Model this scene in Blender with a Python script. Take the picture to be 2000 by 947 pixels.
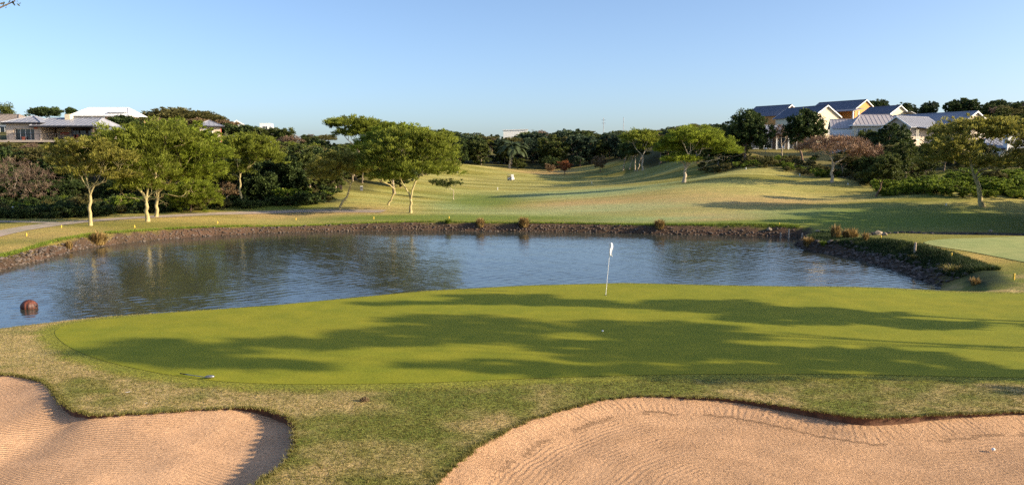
import bpy, bmesh, math, random
import numpy as np
from mathutils import Vector, Matrix
from mathutils.geometry import delaunay_2d_cdt

random.seed(7)
rng = np.random.default_rng(7)
S = bpy.context.scene
for o in list(bpy.data.objects): bpy.data.objects.remove(o)

# ------------------------------------------------------------------ camera, sky, sun, exposure
CAM_Z, F_PX, PW, PH = 5.5, 1540.0, 2000.0, 947.0
PITCH = math.atan((473.5 - 312) / F_PX)
cam = bpy.data.cameras.new('camera'); cam_o = bpy.data.objects.new('camera', cam)
S.collection.objects.link(cam_o); S.camera = cam_o
cam.sensor_width = 36; cam.lens = 36 * F_PX / PW; cam.clip_start = 0.1; cam.clip_end = 6000
cam_o.location = (0, 0, CAM_Z); cam_o.rotation_euler = (math.pi / 2 - PITCH, 0, 0)

SUN_EL, SUN_BEHIND = 20.0, 12.0        # degrees; sun stands to the right, a little behind the camera
el, be = math.radians(SUN_EL), math.radians(SUN_BEHIND)
to_sun = Vector((math.cos(el) * math.cos(be), -math.cos(el) * math.sin(be), math.sin(el)))
world = bpy.data.worlds.new('World'); S.world = world; world.use_nodes = True
wn = world.node_tree; bgn = wn.nodes['Background']
sky = wn.nodes.new('ShaderNodeTexSky'); sky.sky_type = 'NISHITA'; sky.sun_disc = False
sky.sun_elevation = el; sky.sun_rotation = math.radians(90 + SUN_BEHIND)
sky.air_density = 0.7; sky.dust_density = 1.7; sky.ozone_density = 2.4; sky.altitude = 50
wn.links.new(sky.outputs[0], bgn.inputs[0]); bgn.inputs[1].default_value = 0.138
sun = bpy.data.lights.new('sun', 'SUN'); sun.energy = 5.0; sun.angle = math.radians(0.5); sun.color = (1.0, 0.82, 0.56)
sun_o = bpy.data.objects.new('sun', sun); S.collection.objects.link(sun_o)
sun_o.rotation_euler = to_sun.to_track_quat('Z', 'Y').to_euler(); sun_o.location = (60, -20, 60)
S.view_settings.view_transform = 'Standard'; S.view_settings.look = 'None'
S.view_settings.gamma = 1; S.view_settings.exposure = 0.84
S.cycles.max_bounces = 6; S.cycles.transparent_max_bounces = 8
S.cycles.use_denoising = False

# ------------------------------------------------------------------ helpers
C = S.collection
cp, sp_ = math.cos(PITCH), math.sin(PITCH)
def ray(px, py):
    a, b = (px - PW / 2) / F_PX, (PH / 2 - py) / F_PX
    return a, cp + b * sp_, -sp_ + b * cp
def at(px, py, Y):
    dx, dy, dz = ray(px, py); t = Y / dy
    return Vector((dx * t, Y, CAM_Z + dz * t))
def on_plane(px, py, z):
    dx, dy, dz = ray(px, py); t = (z - CAM_Z) / dz
    return (dx * t, dy * t)

def link(o, parent=None):
    C.objects.link(o)
    if parent is not None: o.parent = parent
    return o
def tag(o, label=None, cat=None, group=None, kind=None):
    if label: o['label'] = label
    if cat: o['category'] = cat
    if group: o['group'] = group
    if kind: o['kind'] = kind
    return o
def empty(name, loc, rz=0.0, label=None, cat=None, group=None):
    o = bpy.data.objects.new(name, None); o.empty_display_size = 0.3
    o.location = loc; o.rotation_euler = (0, 0, rz)
    link(o); tag(o, label, cat, group); return o
def mesh_np(name, V, Fa, mat=None, smooth=False, attrs=None):
    """V (n,3); Fa (m,k) equal-size faces or list of such arrays"""
    me = bpy.data.meshes.new(name)
    V = np.ascontiguousarray(V, dtype=np.float32)
    if not isinstance(Fa, (list, tuple)): Fa = [Fa]
    Fa = [np.asarray(f, dtype=np.int32) for f in Fa if len(f)]
    loops = np.concatenate([f.ravel() for f in Fa]); tot = np.concatenate([np.full(len(f), f.shape[1], np.int32) for f in Fa])
    st = np.concatenate([[0], np.cumsum(tot)[:-1]]).astype(np.int32)
    me.vertices.add(len(V)); me.vertices.foreach_set('co', V.ravel())
    me.loops.add(len(loops)); me.loops.foreach_set('vertex_index', loops)
    me.polygons.add(len(tot)); me.polygons.foreach_set('loop_start', st); me.polygons.foreach_set('loop_total', tot)
    if smooth: me.polygons.foreach_set('use_smooth', np.ones(len(tot), bool))
    if attrs:
        for k, v in attrs.items():
            v = np.asarray(v, dtype=np.float32)
            if v.ndim == 1:
                a = me.attributes.new(k, 'FLOAT', 'POINT'); a.data.foreach_set('value', v)
            else:
                a = me.attributes.new(k, 'FLOAT_COLOR', 'POINT')
                c4 = np.ones((len(v), 4), np.float32); c4[:, :3] = v; a.data.foreach_set('color', c4.ravel())
    me.update(calc_edges=True); me.validate(clean_customdata=False)
    if mat: me.materials.append(mat)
    return me
def obj(name, me, parent=None, loc=None):
    o = bpy.data.objects.new(name, me); link(o, parent)
    if loc is not None: o.location = loc
    return o
class MB:
    """collects simple solids into one mesh"""
    def __init__(s): s.v = []; s.f = []
    def add(s, vs, fs):
        n = len(s.v); s.v += [tuple(v) for v in vs]; s.f += [tuple(i + n for i in f) for f in fs]; return s
    def box(s, x0, x1, y0, y1, z0, z1):
        return s.add([(x0,y0,z0),(x1,y0,z0),(x1,y1,z0),(x0,y1,z0),(x0,y0,z1),(x1,y0,z1),(x1,y1,z1),(x0,y1,z1)],
              [(0,3,2,1),(4,5,6,7),(0,1,5,4),(1,2,6,5),(2,3,7,6),(3,0,4,7)])
    def tube(s, p, q, r0, r1=None, n=8):
        r1 = r0 if r1 is None else r1
        p, q = Vector(p), Vector(q); d = (q - p).normalized()
        u = d.orthogonal().normalized(); w = d.cross(u)
        vs = []
        for c, r in ((p, r0), (q, r1)):
            for i in range(n):
                t = 2 * math.pi * i / n; vs.append(c + (u * math.cos(t) + w * math.sin(t)) * r)
        fs = [(i, (i + 1) % n, n + (i + 1) % n, n + i) for i in range(n)] + [tuple(range(n))[::-1], tuple(range(n, 2 * n))]
        return s.add(vs, fs)
    def slab(s, quad, th):
        """quad of 4 (or 3) points thickened downwards by th"""
        k = len(quad); q = [Vector(a) for a in quad]
        lo = [a - Vector((0, 0, th)) for a in q]
        return s.add(q + lo, [tuple(range(k)), tuple(range(k, 2 * k))[::-1]] + [(i, i + k, (i + 1) % k + k, (i + 1) % k) for i in range(k)])
    def build(s, name, mat, parent=None, smooth=False, bevel=0):
        me = bpy.data.meshes.new(name); me.from_pydata(s.v, [], s.f)
        bm = bmesh.new(); bm.from_mesh(me); bmesh.ops.recalc_face_normals(bm, faces=bm.faces)
        if bevel: bmesh.ops.bevel(bm, geom=list(bm.edges), offset=bevel, segments=2, affect='EDGES', clamp_overlap=True)
        bm.to_mesh(me); bm.free(); me.materials.append(mat)
        if smooth:
            for p in me.polygons: p.use_smooth = True
        return obj(name, me, parent)
def copy_tree(o, parent=None):
    c = o.copy(); C.objects.link(c); c.parent = parent
    for ch in o.children: copy_tree(ch, c)
    return c

# ------------------------------------------------------------------ materials
def new_mat(name):
    m = bpy.data.materials.new(name); m.use_nodes = True
    nt = m.node_tree; b = nt.nodes['Principled BSDF']; return m, nt, b
def N(nt, t, **kw):
    n = nt.nodes.new(t)
    for k, v in kw.items():
        if k.startswith('i_'): n.inputs[k[2:].replace('_', ' ')].default_value = v
        else: setattr(n, k, v)
    return n
def noise(nt, scale, detail=4, rough=0.55, coord='Object', stretch=None):
    tc = N(nt, 'ShaderNodeTexCoord'); out = tc.outputs[coord]
    if stretch:
        mp = N(nt, 'ShaderNodeMapping'); mp.inputs['Scale'].default_value = stretch
        nt.links.new(out, mp.inputs[0]); out = mp.outputs[0]
    n = N(nt, 'ShaderNodeTexNoise'); n.inputs['Scale'].default_value = scale
    n.inputs['Detail'].default_value = detail; n.inputs['Roughness'].default_value = rough
    nt.links.new(out, n.inputs['Vector']); return n
def ramp(nt, src, stops):
    r = N(nt, 'ShaderNodeValToRGB'); e = r.color_ramp.elements
    while len(e) < len(stops): e.new(0.5)
    for k, (p, c) in enumerate(stops):
        e[k].position = p; e[k].color = (*c, 1) if len(c) == 3 else c
    nt.links.new(src, r.inputs[0]); return r
def mixc(nt, a, b, fac, mode='MIX'):
    m = N(nt, 'ShaderNodeMix', data_type='RGBA', blend_type=mode)
    for s, sock in ((fac, 0), (a, 6), (b, 7)):
        if hasattr(s, 'links') or isinstance(s, bpy.types.NodeSocket): nt.links.new(s, m.inputs[sock])
        elif sock == 0: m.inputs[0].default_value = s
        else: m.inputs[sock].default_value = (*s, 1)
    return m.outputs[2]
def bump(nt, b, h, strength=0.5, dist=0.05, prev=None):
    bp = N(nt, 'ShaderNodeBump'); bp.inputs['Strength'].default_value = strength; bp.inputs['Distance'].default_value = dist
    nt.links.new(h, bp.inputs['Height'])
    if prev is not None: nt.links.new(prev, bp.inputs['Normal'])
    if b is not None: nt.links.new(bp.outputs[0], b.inputs['Normal'])
    return bp.outputs[0]
def simple(name, col, rough=0.7, var=0.15, scale=3.0, metal=0.0, bumpd=0.0, spec=0.3):
    m, nt, b = new_mat(name)
    n = noise(nt, scale, 5)
    lo = tuple(max(0, c * (1 - var)) for c in col); hi = tuple(min(1, c * (1 + var)) for c in col)
    r = ramp(nt, n.outputs[0], [(0.3, lo), (0.7, hi)])
    nt.links.new(r.outputs[0], b.inputs['Base Color'])
    b.inputs['Roughness'].default_value = rough; b.inputs['Metallic'].default_value = metal
    b.inputs['Specular IOR Level'].default_value = spec
    if bumpd: bump(nt, b, n.outputs[0], 0.5, bumpd)
    return m
def leaf_mat(name, stops, trans=0.35, rough=0.6, big=0.35):
    """leaf colour varies leaf by leaf (attribute tint) and clump by clump (attribute clump)"""
    m, nt, b = new_mat(name)
    a = N(nt, 'ShaderNodeAttribute', attribute_name='tint'); k = N(nt, 'ShaderNodeAttribute', attribute_name='clump')
    mx = N(nt, 'ShaderNodeMath', operation='ADD'); m1 = N(nt, 'ShaderNodeMath', operation='MULTIPLY'); m2 = N(nt, 'ShaderNodeMath', operation='MULTIPLY')
    m1.inputs[1].default_value = 0.45; m2.inputs[1].default_value = 0.55
    nt.links.new(a.outputs['Fac'], m1.inputs[0]); nt.links.new(k.outputs['Fac'], m2.inputs[0])
    nt.links.new(m1.outputs[0], mx.inputs[0]); nt.links.new(m2.outputs[0], mx.inputs[1])
    r = ramp(nt, mx.outputs[0], stops)
    nt.links.new(r.outputs[0], b.inputs['Base Color'])
    b.inputs['Roughness'].default_value = rough; b.inputs['Specular IOR Level'].default_value = 0.2
    tr = N(nt, 'ShaderNodeBsdfTranslucent'); nt.links.new(r.outputs[0], tr.inputs[0])
    ms = N(nt, 'ShaderNodeMixShader'); ms.inputs[0].default_value = trans
    out = nt.nodes['Material Output']
    nt.links.new(b.outputs[0], ms.inputs[1]); nt.links.new(tr.outputs[0], ms.inputs[2]); nt.links.new(ms.outputs[0], out.inputs[0])
    return m

M = {}
def leafset(name, base, trans=0.35, spread=0.45, hi=None):
    b = np.array(base); h = np.array(hi) if hi is not None else b * (1 + spread)
    M[name] = leaf_mat(name, [(0.15, tuple(b * (1 - spread))), (0.5, tuple(b)), (0.9, tuple(h))], trans)
leafset('fever_leaf', (0.20, 0.235, 0.03), 0.55, 0.6, (0.38, 0.42, 0.07))
leafset('fever_leaf_bright', (0.205, 0.255, 0.028), 0.55, 0.6, (0.39, 0.46, 0.06))
leafset('fever_leaf_dry', (0.25, 0.245, 0.045), 0.5, 0.6, (0.46, 0.41, 0.10))
leafset('dark_leaf', (0.045, 0.072, 0.02), 0.25, 0.6, (0.11, 0.15, 0.04))
leafset('mid_leaf', (0.08, 0.105, 0.024), 0.3, 0.55, (0.18, 0.20, 0.05))
leafset('olive_leaf', (0.115, 0.11, 0.035), 0.3, 0.5, (0.22, 0.20, 0.07))
leafset('haze_blue_leaf', (0.05, 0.08, 0.045), 0.25, 0.5, (0.11, 0.15, 0.075))  # blue cast in the leaf colour stands in for distance haze
leafset('shrub_leaf', (0.16, 0.23, 0.025), 0.35, 0.6, (0.34, 0.40, 0.06))
leafset('orange_leaf', (0.26, 0.10, 0.04), 0.3, 0.4)
leafset('tan_leaf', (0.22, 0.15, 0.08), 0.25, 0.4)
leafset('twig', (0.17, 0.11, 0.075), 0.0, 0.5, (0.33, 0.235, 0.16))
leafset('twig_coral', (0.25, 0.145, 0.085), 0.0, 0.5, (0.44, 0.28, 0.17))
leafset('twig_dark', (0.12, 0.08, 0.055), 0.0, 0.5, (0.23, 0.16, 0.11))
leafset('reed_leaf', (0.30, 0.20, 0.07), 0.25, 0.5, (0.48, 0.34, 0.14))
leafset('grass_leaf', (0.20, 0.19, 0.045), 0.3, 0.65, (0.55, 0.42, 0.20))
leafset('collar_leaf', (0.19, 0.20, 0.03), 0.3, 0.4)
leafset('palm_leaf', (0.06, 0.085, 0.035), 0.2, 0.5, (0.16, 0.18, 0.08))
leafset('banana_leaf', (0.14, 0.18, 0.07), 0.3, 0.4, (0.35, 0.40, 0.20))
M['fever_bark'] = simple('fever_bark', (0.40, 0.33, 0.16), 0.8, 0.3, 2.5, bumpd=0.02)
M['grey_bark'] = simple('grey_bark', (0.28, 0.22, 0.16), 0.9, 0.35, 3, bumpd=0.02)
M['pale_bark'] = simple('pale_bark', (0.46, 0.38, 0.28), 0.85, 0.25, 3, bumpd=0.02)
M['brown_bark'] = simple('brown_bark', (0.20, 0.13, 0.09), 0.9, 0.35, 3, bumpd=0.02)
M['cream'] = simple('cream', (0.78, 0.66, 0.46), 0.85, 0.06, 0.8)
M['orange'] = simple('orange', (0.62, 0.30, 0.10), 0.85, 0.08, 0.8)
M['beige'] = simple('beige', (0.52, 0.43, 0.35), 0.85, 0.07, 0.8)
M['white'] = simple('white', (0.80, 0.79, 0.76), 0.7, 0.04, 1)
M['brick'] = simple('brick', (0.34, 0.20, 0.13), 0.9, 0.3, 4)
M['red_wall'] = simple('red_wall', (0.45, 0.13, 0.08), 0.85, 0.12, 1)
M['stone_wall'] = simple('stone_wall', (0.50, 0.43, 0.33), 0.9, 0.35, 3)
M['blue_roof'] = simple('blue_roof', (0.10, 0.115, 0.16), 0.5, 0.12, 1.2, spec=0.4)
M['grey_roof'] = simple('grey_roof', (0.26, 0.27, 0.31), 0.5, 0.1, 1.2, spec=0.4)
M['pink_roof'] = simple('pink_roof', (0.42, 0.38, 0.38), 0.6, 0.08, 1.2)
M['white_roof'] = simple('white_roof', (0.80, 0.80, 0.80), 0.5, 0.04, 1)
M['brown_roof'] = simple('brown_roof', (0.25, 0.21, 0.18), 0.8, 0.15, 2)
M['dark_wood'] = simple('dark_wood', (0.05, 0.035, 0.03), 0.7, 0.3, 3)
M['dark_trim'] = simple('dark_trim', (0.03, 0.03, 0.035), 0.6, 0.2, 3)
M['interior'] = simple('interior', (0.10, 0.075, 0.06), 0.8, 0.3, 1.5)
M['white_paint'] = simple('white_paint', (0.80, 0.80, 0.78), 0.45, 0.03, 2, spec=0.5)
M['yellow_paint'] = simple('yellow_paint', (0.75, 0.50, 0.06), 0.5, 0.12, 12)
M['rubber'] = simple('rubber', (0.02, 0.02, 0.02), 0.8, 0.2, 5)
M['steel'] = simple('steel', (0.30, 0.30, 0.32), 0.35, 0.1, 5, metal=0.8)
M['soil'] = simple('soil', (0.13, 0.065, 0.038), 0.95, 0.4, 6, bumpd=0.04)
M['wood_post'] = simple('wood_post', (0.42, 0.33, 0.25), 0.9, 0.3, 6, bumpd=0.01)
M['cloth'] = simple('cloth', (0.86, 0.85, 0.86), 0.8, 0.03, 5)
m, nt, b = new_mat('glass_pane'); M['glass'] = m
b.inputs['Base Color'].default_value = (0.03, 0.04, 0.05, 1); b.inputs['Roughness'].default_value = 0.08; b.inputs['Specular IOR Level'].default_value = 0.8

# ground: colour zones come with the mesh, the shader adds grain
def ground_mat(name, colattr=None, base=(0.2, 0.2, 0.05), fine=28.0, fine_amt=0.45, bd=0.02, mid=1.3, streak=None):
    m, nt, b = new_mat(name)
    if colattr:
        a = N(nt, 'ShaderNodeAttribute', attribute_name=colattr); col = a.outputs['Color']
    else:
        rgb = N(nt, 'ShaderNodeRGB'); rgb.outputs[0].default_value = (*base, 1); col = rgb.outputs[0]
    n1 = noise(nt, fine, 6, 0.7); r1 = ramp(nt, n1.outputs[0], [(0.32, (1 - fine_amt,) * 3), (0.68, (1 + fine_amt * 0.75, 1 + fine_amt * 0.7, 1 + fine_amt * 0.5))])
    c = mixc(nt, col, r1.outputs[0], 1.0, 'MULTIPLY')
    n2 = noise(nt, mid, 5, 0.6); r2 = ramp(nt, n2.outputs[0], [(0.3, (0.77, 0.84, 0.78)), (0.7, (1.24, 1.14, 1.18))])
    c = mixc(nt, c, r2.outputs[0], 0.8, 'MULTIPLY')
    n3 = noise(nt, 0.09, 4, 0.6, stretch=(0.6, 1.6, 1)); r3 = ramp(nt, n3.outputs[0], [(0.3, (0.84, 0.95, 0.9)), (0.7, (1.15, 1.06, 1.1))])
    c = mixc(nt, c, r3.outputs[0], 0.7, 'MULTIPLY')
    nt.links.new(c, b.inputs['Base Color']); b.inputs['Roughness'].default_value = 0.9; b.inputs['Specular IOR Level'].default_value = 0.15
    bump(nt, b, n1.outputs[0], 0.9, bd)
    return m
M['ground'] = ground_mat('ground_cover', 'zone', fine=13.0, fine_amt=0.8, bd=0.035)
M['green'] = ground_mat('green_turf', None, (0.225, 0.232, 0.016), fine=20.0, fine_amt=0.3, bd=0.004, mid=0.9)
M['green_far'] = ground_mat('far_green_turf', None, (0.31, 0.33, 0.12), fine=30.0, fine_amt=0.2, bd=0.006, mid=0.9)
M['path'] = ground_mat('path_concrete', None, (0.40, 0.33, 0.26), fine=12.0, fine_amt=0.15, bd=0.004)

m, nt, b = new_mat('raked_sand'); M['sand'] = m
def sand_nodes():
    nz = noise(nt, 14, 6, 0.75); nb = noise(nt, 0.6, 4, 0.6)
    r = ramp(nt, nz.outputs[0], [(0.30, (0.40, 0.24, 0.135)), (0.48, (0.60, 0.37, 0.215)), (0.72, (0.70, 0.45, 0.27))])
    r2 = ramp(nt, nb.outputs[0], [(0.3, (0.96, 0.93, 0.90)), (0.7, (1.04, 1.03, 1.02))])
    nt.links.new(mixc(nt, r.outputs[0], r2.outputs[0], 1.0, 'MULTIPLY'), b.inputs['Base Color'])
    b.inputs['Roughness'].default_value = 0.95; b.inputs['Specular IOR Level'].default_value = 0.1
    a = N(nt, 'ShaderNodeAttribute', attribute_name='rake')
    nd = noise(nt, 0.9, 2, 0.5); 
    md = N(nt, 'ShaderNodeMath', operation='MULTIPLY_ADD'); nt.links.new(nd.outputs[0], md.inputs[0]); md.inputs[1].default_value = 0.14; nt.links.new(a.outputs['Fac'], md.inputs[2])
    mf = N(nt, 'ShaderNodeMath', operation='MULTIPLY'); mf.inputs[1].default_value = 2 * math.pi / 0.12; nt.links.new(md.outputs[0], mf.inputs[0])
    sn = N(nt, 'ShaderNodeMath', operation='SINE'); nt.links.new(mf.outputs[0], sn.inputs[0])
    nm = noise(nt, 1.1, 3, 0.6); rm = ramp(nt, nm.outputs[0], [(0.40, (0, 0, 0)), (0.52, (1, 1, 1))])
    rk = N(nt, 'ShaderNodeMath', operation='MULTIPLY'); nt.links.new(sn.outputs[0], rk.inputs[0]); nt.links.new(rm.outputs[0], rk.inputs[1])
    n1 = bump(nt, None, rk.outputs[0], 1.0, 0.012)
    co = N(nt, 'ShaderNodeAttribute', attribute_name='coarse'); cm_ = N(nt, 'ShaderNodeMath', operation='MULTIPLY'); nt.links.new(nz.outputs[0], cm_.inputs[0]); nt.links.new(co.outputs['Fac'], cm_.inputs[1])
    n2 = bump(nt, None, cm_.outputs[0], 1.0, 0.075, n1)
    ng = noise(nt, 60, 3, 0.7)
    bump(nt, b, ng.outputs[0], 0.6, 0.006, n2)
sand_nodes()

m, nt, b = new_mat('pond_water'); M['water'] = m
b.inputs['Base Color'].default_value = (0.04, 0.045, 0.035, 1); b.inputs['Roughness'].default_value = 0.10; b.inputs['IOR'].default_value = 1.36
w1 = noise(nt, 6.0, 2, 0.5); bump(nt, b, w1.outputs[0], 0.3, 0.02)

m, nt, b = new_mat('bank_stone'); M['stone'] = m
b.inputs['Specular IOR Level'].default_value = 0.2
a = N(nt, 'ShaderNodeObjectInfo'); nz = noise(nt, 5, 5, 0.65)
r = ramp(nt, nz.outputs[0], [(0.25, (0.045, 0.036, 0.032)), (0.5, (0.115, 0.092, 0.078)), (0.8, (0.24, 0.19, 0.155))])
hs = N(nt, 'ShaderNodeHueSaturation'); nt.links.new(r.outputs[0], hs.inputs['Color'])
mr = N(nt, 'ShaderNodeMapRange'); mr.inputs[3].default_value = 0.6; mr.inputs[4].default_value = 1.4
nt.links.new(a.outputs['Random'], mr.inputs[0]); nt.links.new(mr.outputs[0], hs.inputs['Value'])
nt.links.new(hs.outputs[0], b.inputs['Base Color']); b.inputs['Roughness'].default_value = 0.85
bump(nt, b, nz.outputs[0], 0.8, 0.05)

# ------------------------------------------------------------------ terrain height
WATER = -1.1
# control points (photo column, distance, height) and (column, row, distance)
ctl = []
for px in (-1500, -700, -200, 300, 700, 1000, 1300, 1700, 2200, 2900, 3600):
    for Y in (8, 12, 17, 23, 30, 36):
        ctl.append((px, Y, 0.0))
for px in (-1500, -700): ctl += [(px, 48, -0.4), (px, 65, -0.3)]
for px in (2200, 2900, 3600): ctl += [(px, 45, 0.0), (px, 60, -0.4)]
def cpx(px, py, Y): ctl.append((px, Y, at(px, py, Y).z))
for p in [(0,505,48),(150,465,58),(0,460,62),(177,440,71),(288,432,75),(500,437,75),(800,437,73),(1000,437,73),(1300,441,70),(1500,445,67),(1700,448,66),(2000,449,65),
          (2000,462,57),(1750,462,57),(1620,468,59),(1850,490,47.5),(1900,530,40.5),(0,432,74),(400,418,83),(600,411,89),(803,415,87),(1000,415,86),(1300,415,83),
          (1000,400,100),(1000,375,140),(1000,353,215),(1000,340,270),(1000,330,310),(1150,335,290),(900,328,310),(1250,332,265),(1100,322,345),(900,322,345),
          (880,388,115),(850,345,200),(887,338,250),(750,385,108),(665,408,90),(1150,365,160),
          (1335,357,122),(1450,350,118),(1600,371,108),(1700,385,98),(1920,403,84),(2050,406,83),(1335,385,98),(1600,405,85),(1750,420,77),(2000,430,73),
          (1240,345,185),(1400,335,150),(1450,330,142),(1600,350,122),(1625,355,116),(1720,362,114),(1850,350,105),(1900,335,113),(2000,350,104),
          (1500,305,165),(1420,305,165),(1600,280,185),(1700,262,190),(1850,290,150),(2000,300,135),(1700,235,235),(1500,265,215),(1900,250,200),
          (1300,318,200),(1300,295,280),(1400,280,260),(1500,262,300),(1800,245,300),(2100,250,300),
          (1000,300,430),(1000,278,560),(1200,278,560),(1300,275,500),(850,280,500),(800,300,300),(850,320,310),
          (0,402,90),(100,400,91),(300,397,93),(500,388,98),(600,378,103),(0,330,108),(100,278,127),(0,275,127),(200,278,127),(300,262,150),(200,245,175),(350,250,200),(0,240,200),
          (450,335,125),(450,275,165),(550,330,132),(600,340,130),(560,285,190),(650,300,190),(720,345,140),(700,320,180),(800,340,190),(760,370,122),
          (450,255,230),(600,280,280),(300,235,260),(0,235,260),(700,290,290)]:
    cpx(*p)
for px in (-1500, -700): ctl += [(px, 90, 1), (px, 125, 8), (px, 200, 14), (px, 300, 16)]
for px in (2900, 3600): ctl += [(px, 80, 1), (px, 110, 3), (px, 150, 8), (px, 250, 14)]
for px in (-1500, -300, 300, 800, 1000, 1300, 1800, 2500, 3600): ctl += [(px, 800, 12.0)]
ctl = np.array(ctl)
def pl(px, Y): return np.stack([px / 100.0, np.log(Y) * 10.0], -1)
K0 = pl(ctl[:, 0], ctl[:, 1])
def phi(d2): return -np.sqrt(d2 + 0.6)
_D = ((K0[:, None] - K0[None]) ** 2).sum(-1); _n = len(K0)
_A = np.zeros((_n + 1, _n + 1)); _A[:_n, :_n] = phi(_D) - np.eye(_n) * 0.02; _A[:_n, _n] = 1; _A[_n, :_n] = 1
_w = np.linalg.solve(_A, np.concatenate([ctl[:, 2], [0]]))
def base_h(x, y):
    x = np.asarray(x, float).ravel(); y = np.asarray(y, float).ravel()
    Y = np.clip(y, 8, 900); px = np.clip(1000 + F_PX * x / Y, -1500, 3600)
    q = pl(px, Y); out = np.empty(len(x))
    for i in range(0, len(x), 20000):
        d2 = ((q[i:i + 20000, None] - K0[None]) ** 2).sum(-1); out[i:i + 20000] = phi(d2) @ _w[:_n] + _w[_n]
    return out
def sstep(a, b, t): t = np.clip((t - a) / (b - a), 0, 1); return t * t * (3 - 2 * t)

shore_px = [(-420, 640), (-200, 580), (0, 527), (60, 512), (130, 493), (220, 477), (330, 466), (420, 460), (500, 456), (600, 453), (700, 451), (850, 450.5), (1000, 452),
            (1100, 453), (1200, 455), (1300, 457.5), (1400, 459), (1500, 461), (1560, 463), (1575, 468), (1552, 478), (1578, 488), (1640, 498), (1700, 512),
            (1755, 529), (1800, 545), (1835, 558)]
shore = [on_plane(a, b_, WATER) for a, b_ in shore_px]
crest_px = [(1850, 562), (1700, 558), (1500, 556), (1350, 553), (1200, 549), (1000, 555), (800, 566), (650, 581), (500, 596), (350, 606), (200, 617), (100, 628), (0, 641), (-150, 660), (-420, 690)]
shore += [(x * (1 + 2.1 / y), y + 2.1) for x, y in [on_plane(a, b_, 0.0) for a, b_ in crest_px]]
shore = np.array(shore)
def seg_dist(x, y, P, closed=True):
    d = np.full(len(x), 1e9); k = len(P)
    for i in range(k if closed else k - 1):
        a, b_ = P[i], P[(i + 1) % k]; ab = b_ - a
        t = np.clip(((x - a[0]) * ab[0] + (y - a[1]) * ab[1]) / (ab @ ab + 1e-12), 0, 1)
        d = np.minimum(d, np.hypot(x - a[0] - t * ab[0], y - a[1] - t * ab[1]))
    return d
def inside(x, y, P):
    c = np.zeros(len(x), bool); k = len(P)
    for i in range(k):
        x1, y1 = P[i]; x2, y2 = P[(i + 1) % k]
        m_ = ((y1 > y) != (y2 > y)) & (x < (x2 - x1) * (y - y1) / ((y2 - y1) or 1e-12) + x1); c ^= m_
    return c
def shore_sd(x, y):
    d = seg_dist(x, y, shore); return np.where(inside(x, y, shore), -d, d)
def vnoise(x, y, s, seed=0):
    """cheap smooth value noise"""
    x = x / s + 17.3 * seed; y = y / s + 9.1 * seed
    xi, yi = np.floor(x).astype(int), np.floor(y).astype(int); fx, fy = x - xi, y - yi
    fx = fx * fx * (3 - 2 * fx); fy = fy * fy * (3 - 2 * fy)
    def h(a, b_): 
        v = np.sin(a * 127.1 + b_ * 311.7 + seed * 74.7) * 43758.5453; return v - np.floor(v)
    return (h(xi, yi) * (1 - fx) + h(xi + 1, yi) * fx) * (1 - fy) + (h(xi, yi + 1) * (1 - fx) + h(xi + 1, yi + 1) * fx) * fy
def height(x, y):
    x = np.asarray(x, float); shp = x.shape; x = x.ravel(); y = np.asarray(y, float).ravel()
    B = base_h(x, y)
    B = B + 3.9 * (1 - sstep(0, 9.5, y)) * 1.0
    far = sstep(60, 110, y)
    B = B + (vnoise(x, y, 6, 1) - 0.5) * 0.10 * sstep(38, 60, y) + (vnoise(x, y, 25, 2) - 0.5) * 0.7 * far
    sd = shore_sd(x, y)
    near = 1 - sstep(40, 44, y + np.clip(-(x + 20), 0, 100) * 0.25 + np.clip(x - 18, 0, 8) * 1.0)
    right = sstep(19, 22, x) * (1 - sstep(54, 58, y)) * sstep(35, 38, y)
    slope = 0.95 * (1 - near) + 0.5 * near; slope = slope * (1 - right) + 0.42 * right
    bank = WATER + sd * slope + (vnoise(x, y, 0.7, 5) - 0.5) * 0.12 * (1 - near)
    k = 0.25 * near + 0.10 * (1 - near)
    hh = np.clip(0.5 + 0.5 * (bank - B) / k, 0, 1)
    z = bank * (1 - hh) + B * hh - k * hh * (1 - hh)
    # low stone-faced step between the right-hand green and the fairway behind it
    ditch = sstep(30, 34, x) * np.exp(-((y - 60.3) / 1.1) ** 2) * 0.4
    z = np.maximum(z - ditch, WATER - 0.8)
    return z.reshape(shp)
def hz(x, y): return float(height(np.array([x]), np.array([y]))[0])
def ground_at(px, py, y0=9.0, y1=700.0):
    """where the sight line through a photo pixel meets the ground"""
    dx, dy, dz = ray(px, py); Y = np.exp(np.linspace(math.log(y0), math.log(y1), 1500)); t = Y / dy
    X = dx * t; Z = CAM_Z + dz * t; g = height(X, Y); h_ = np.nonzero(Z <= g)[0]
    i = h_[0] if len(h_) else len(Y) - 1
    return Vector((X[i], Y[i], g[i]))

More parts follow.
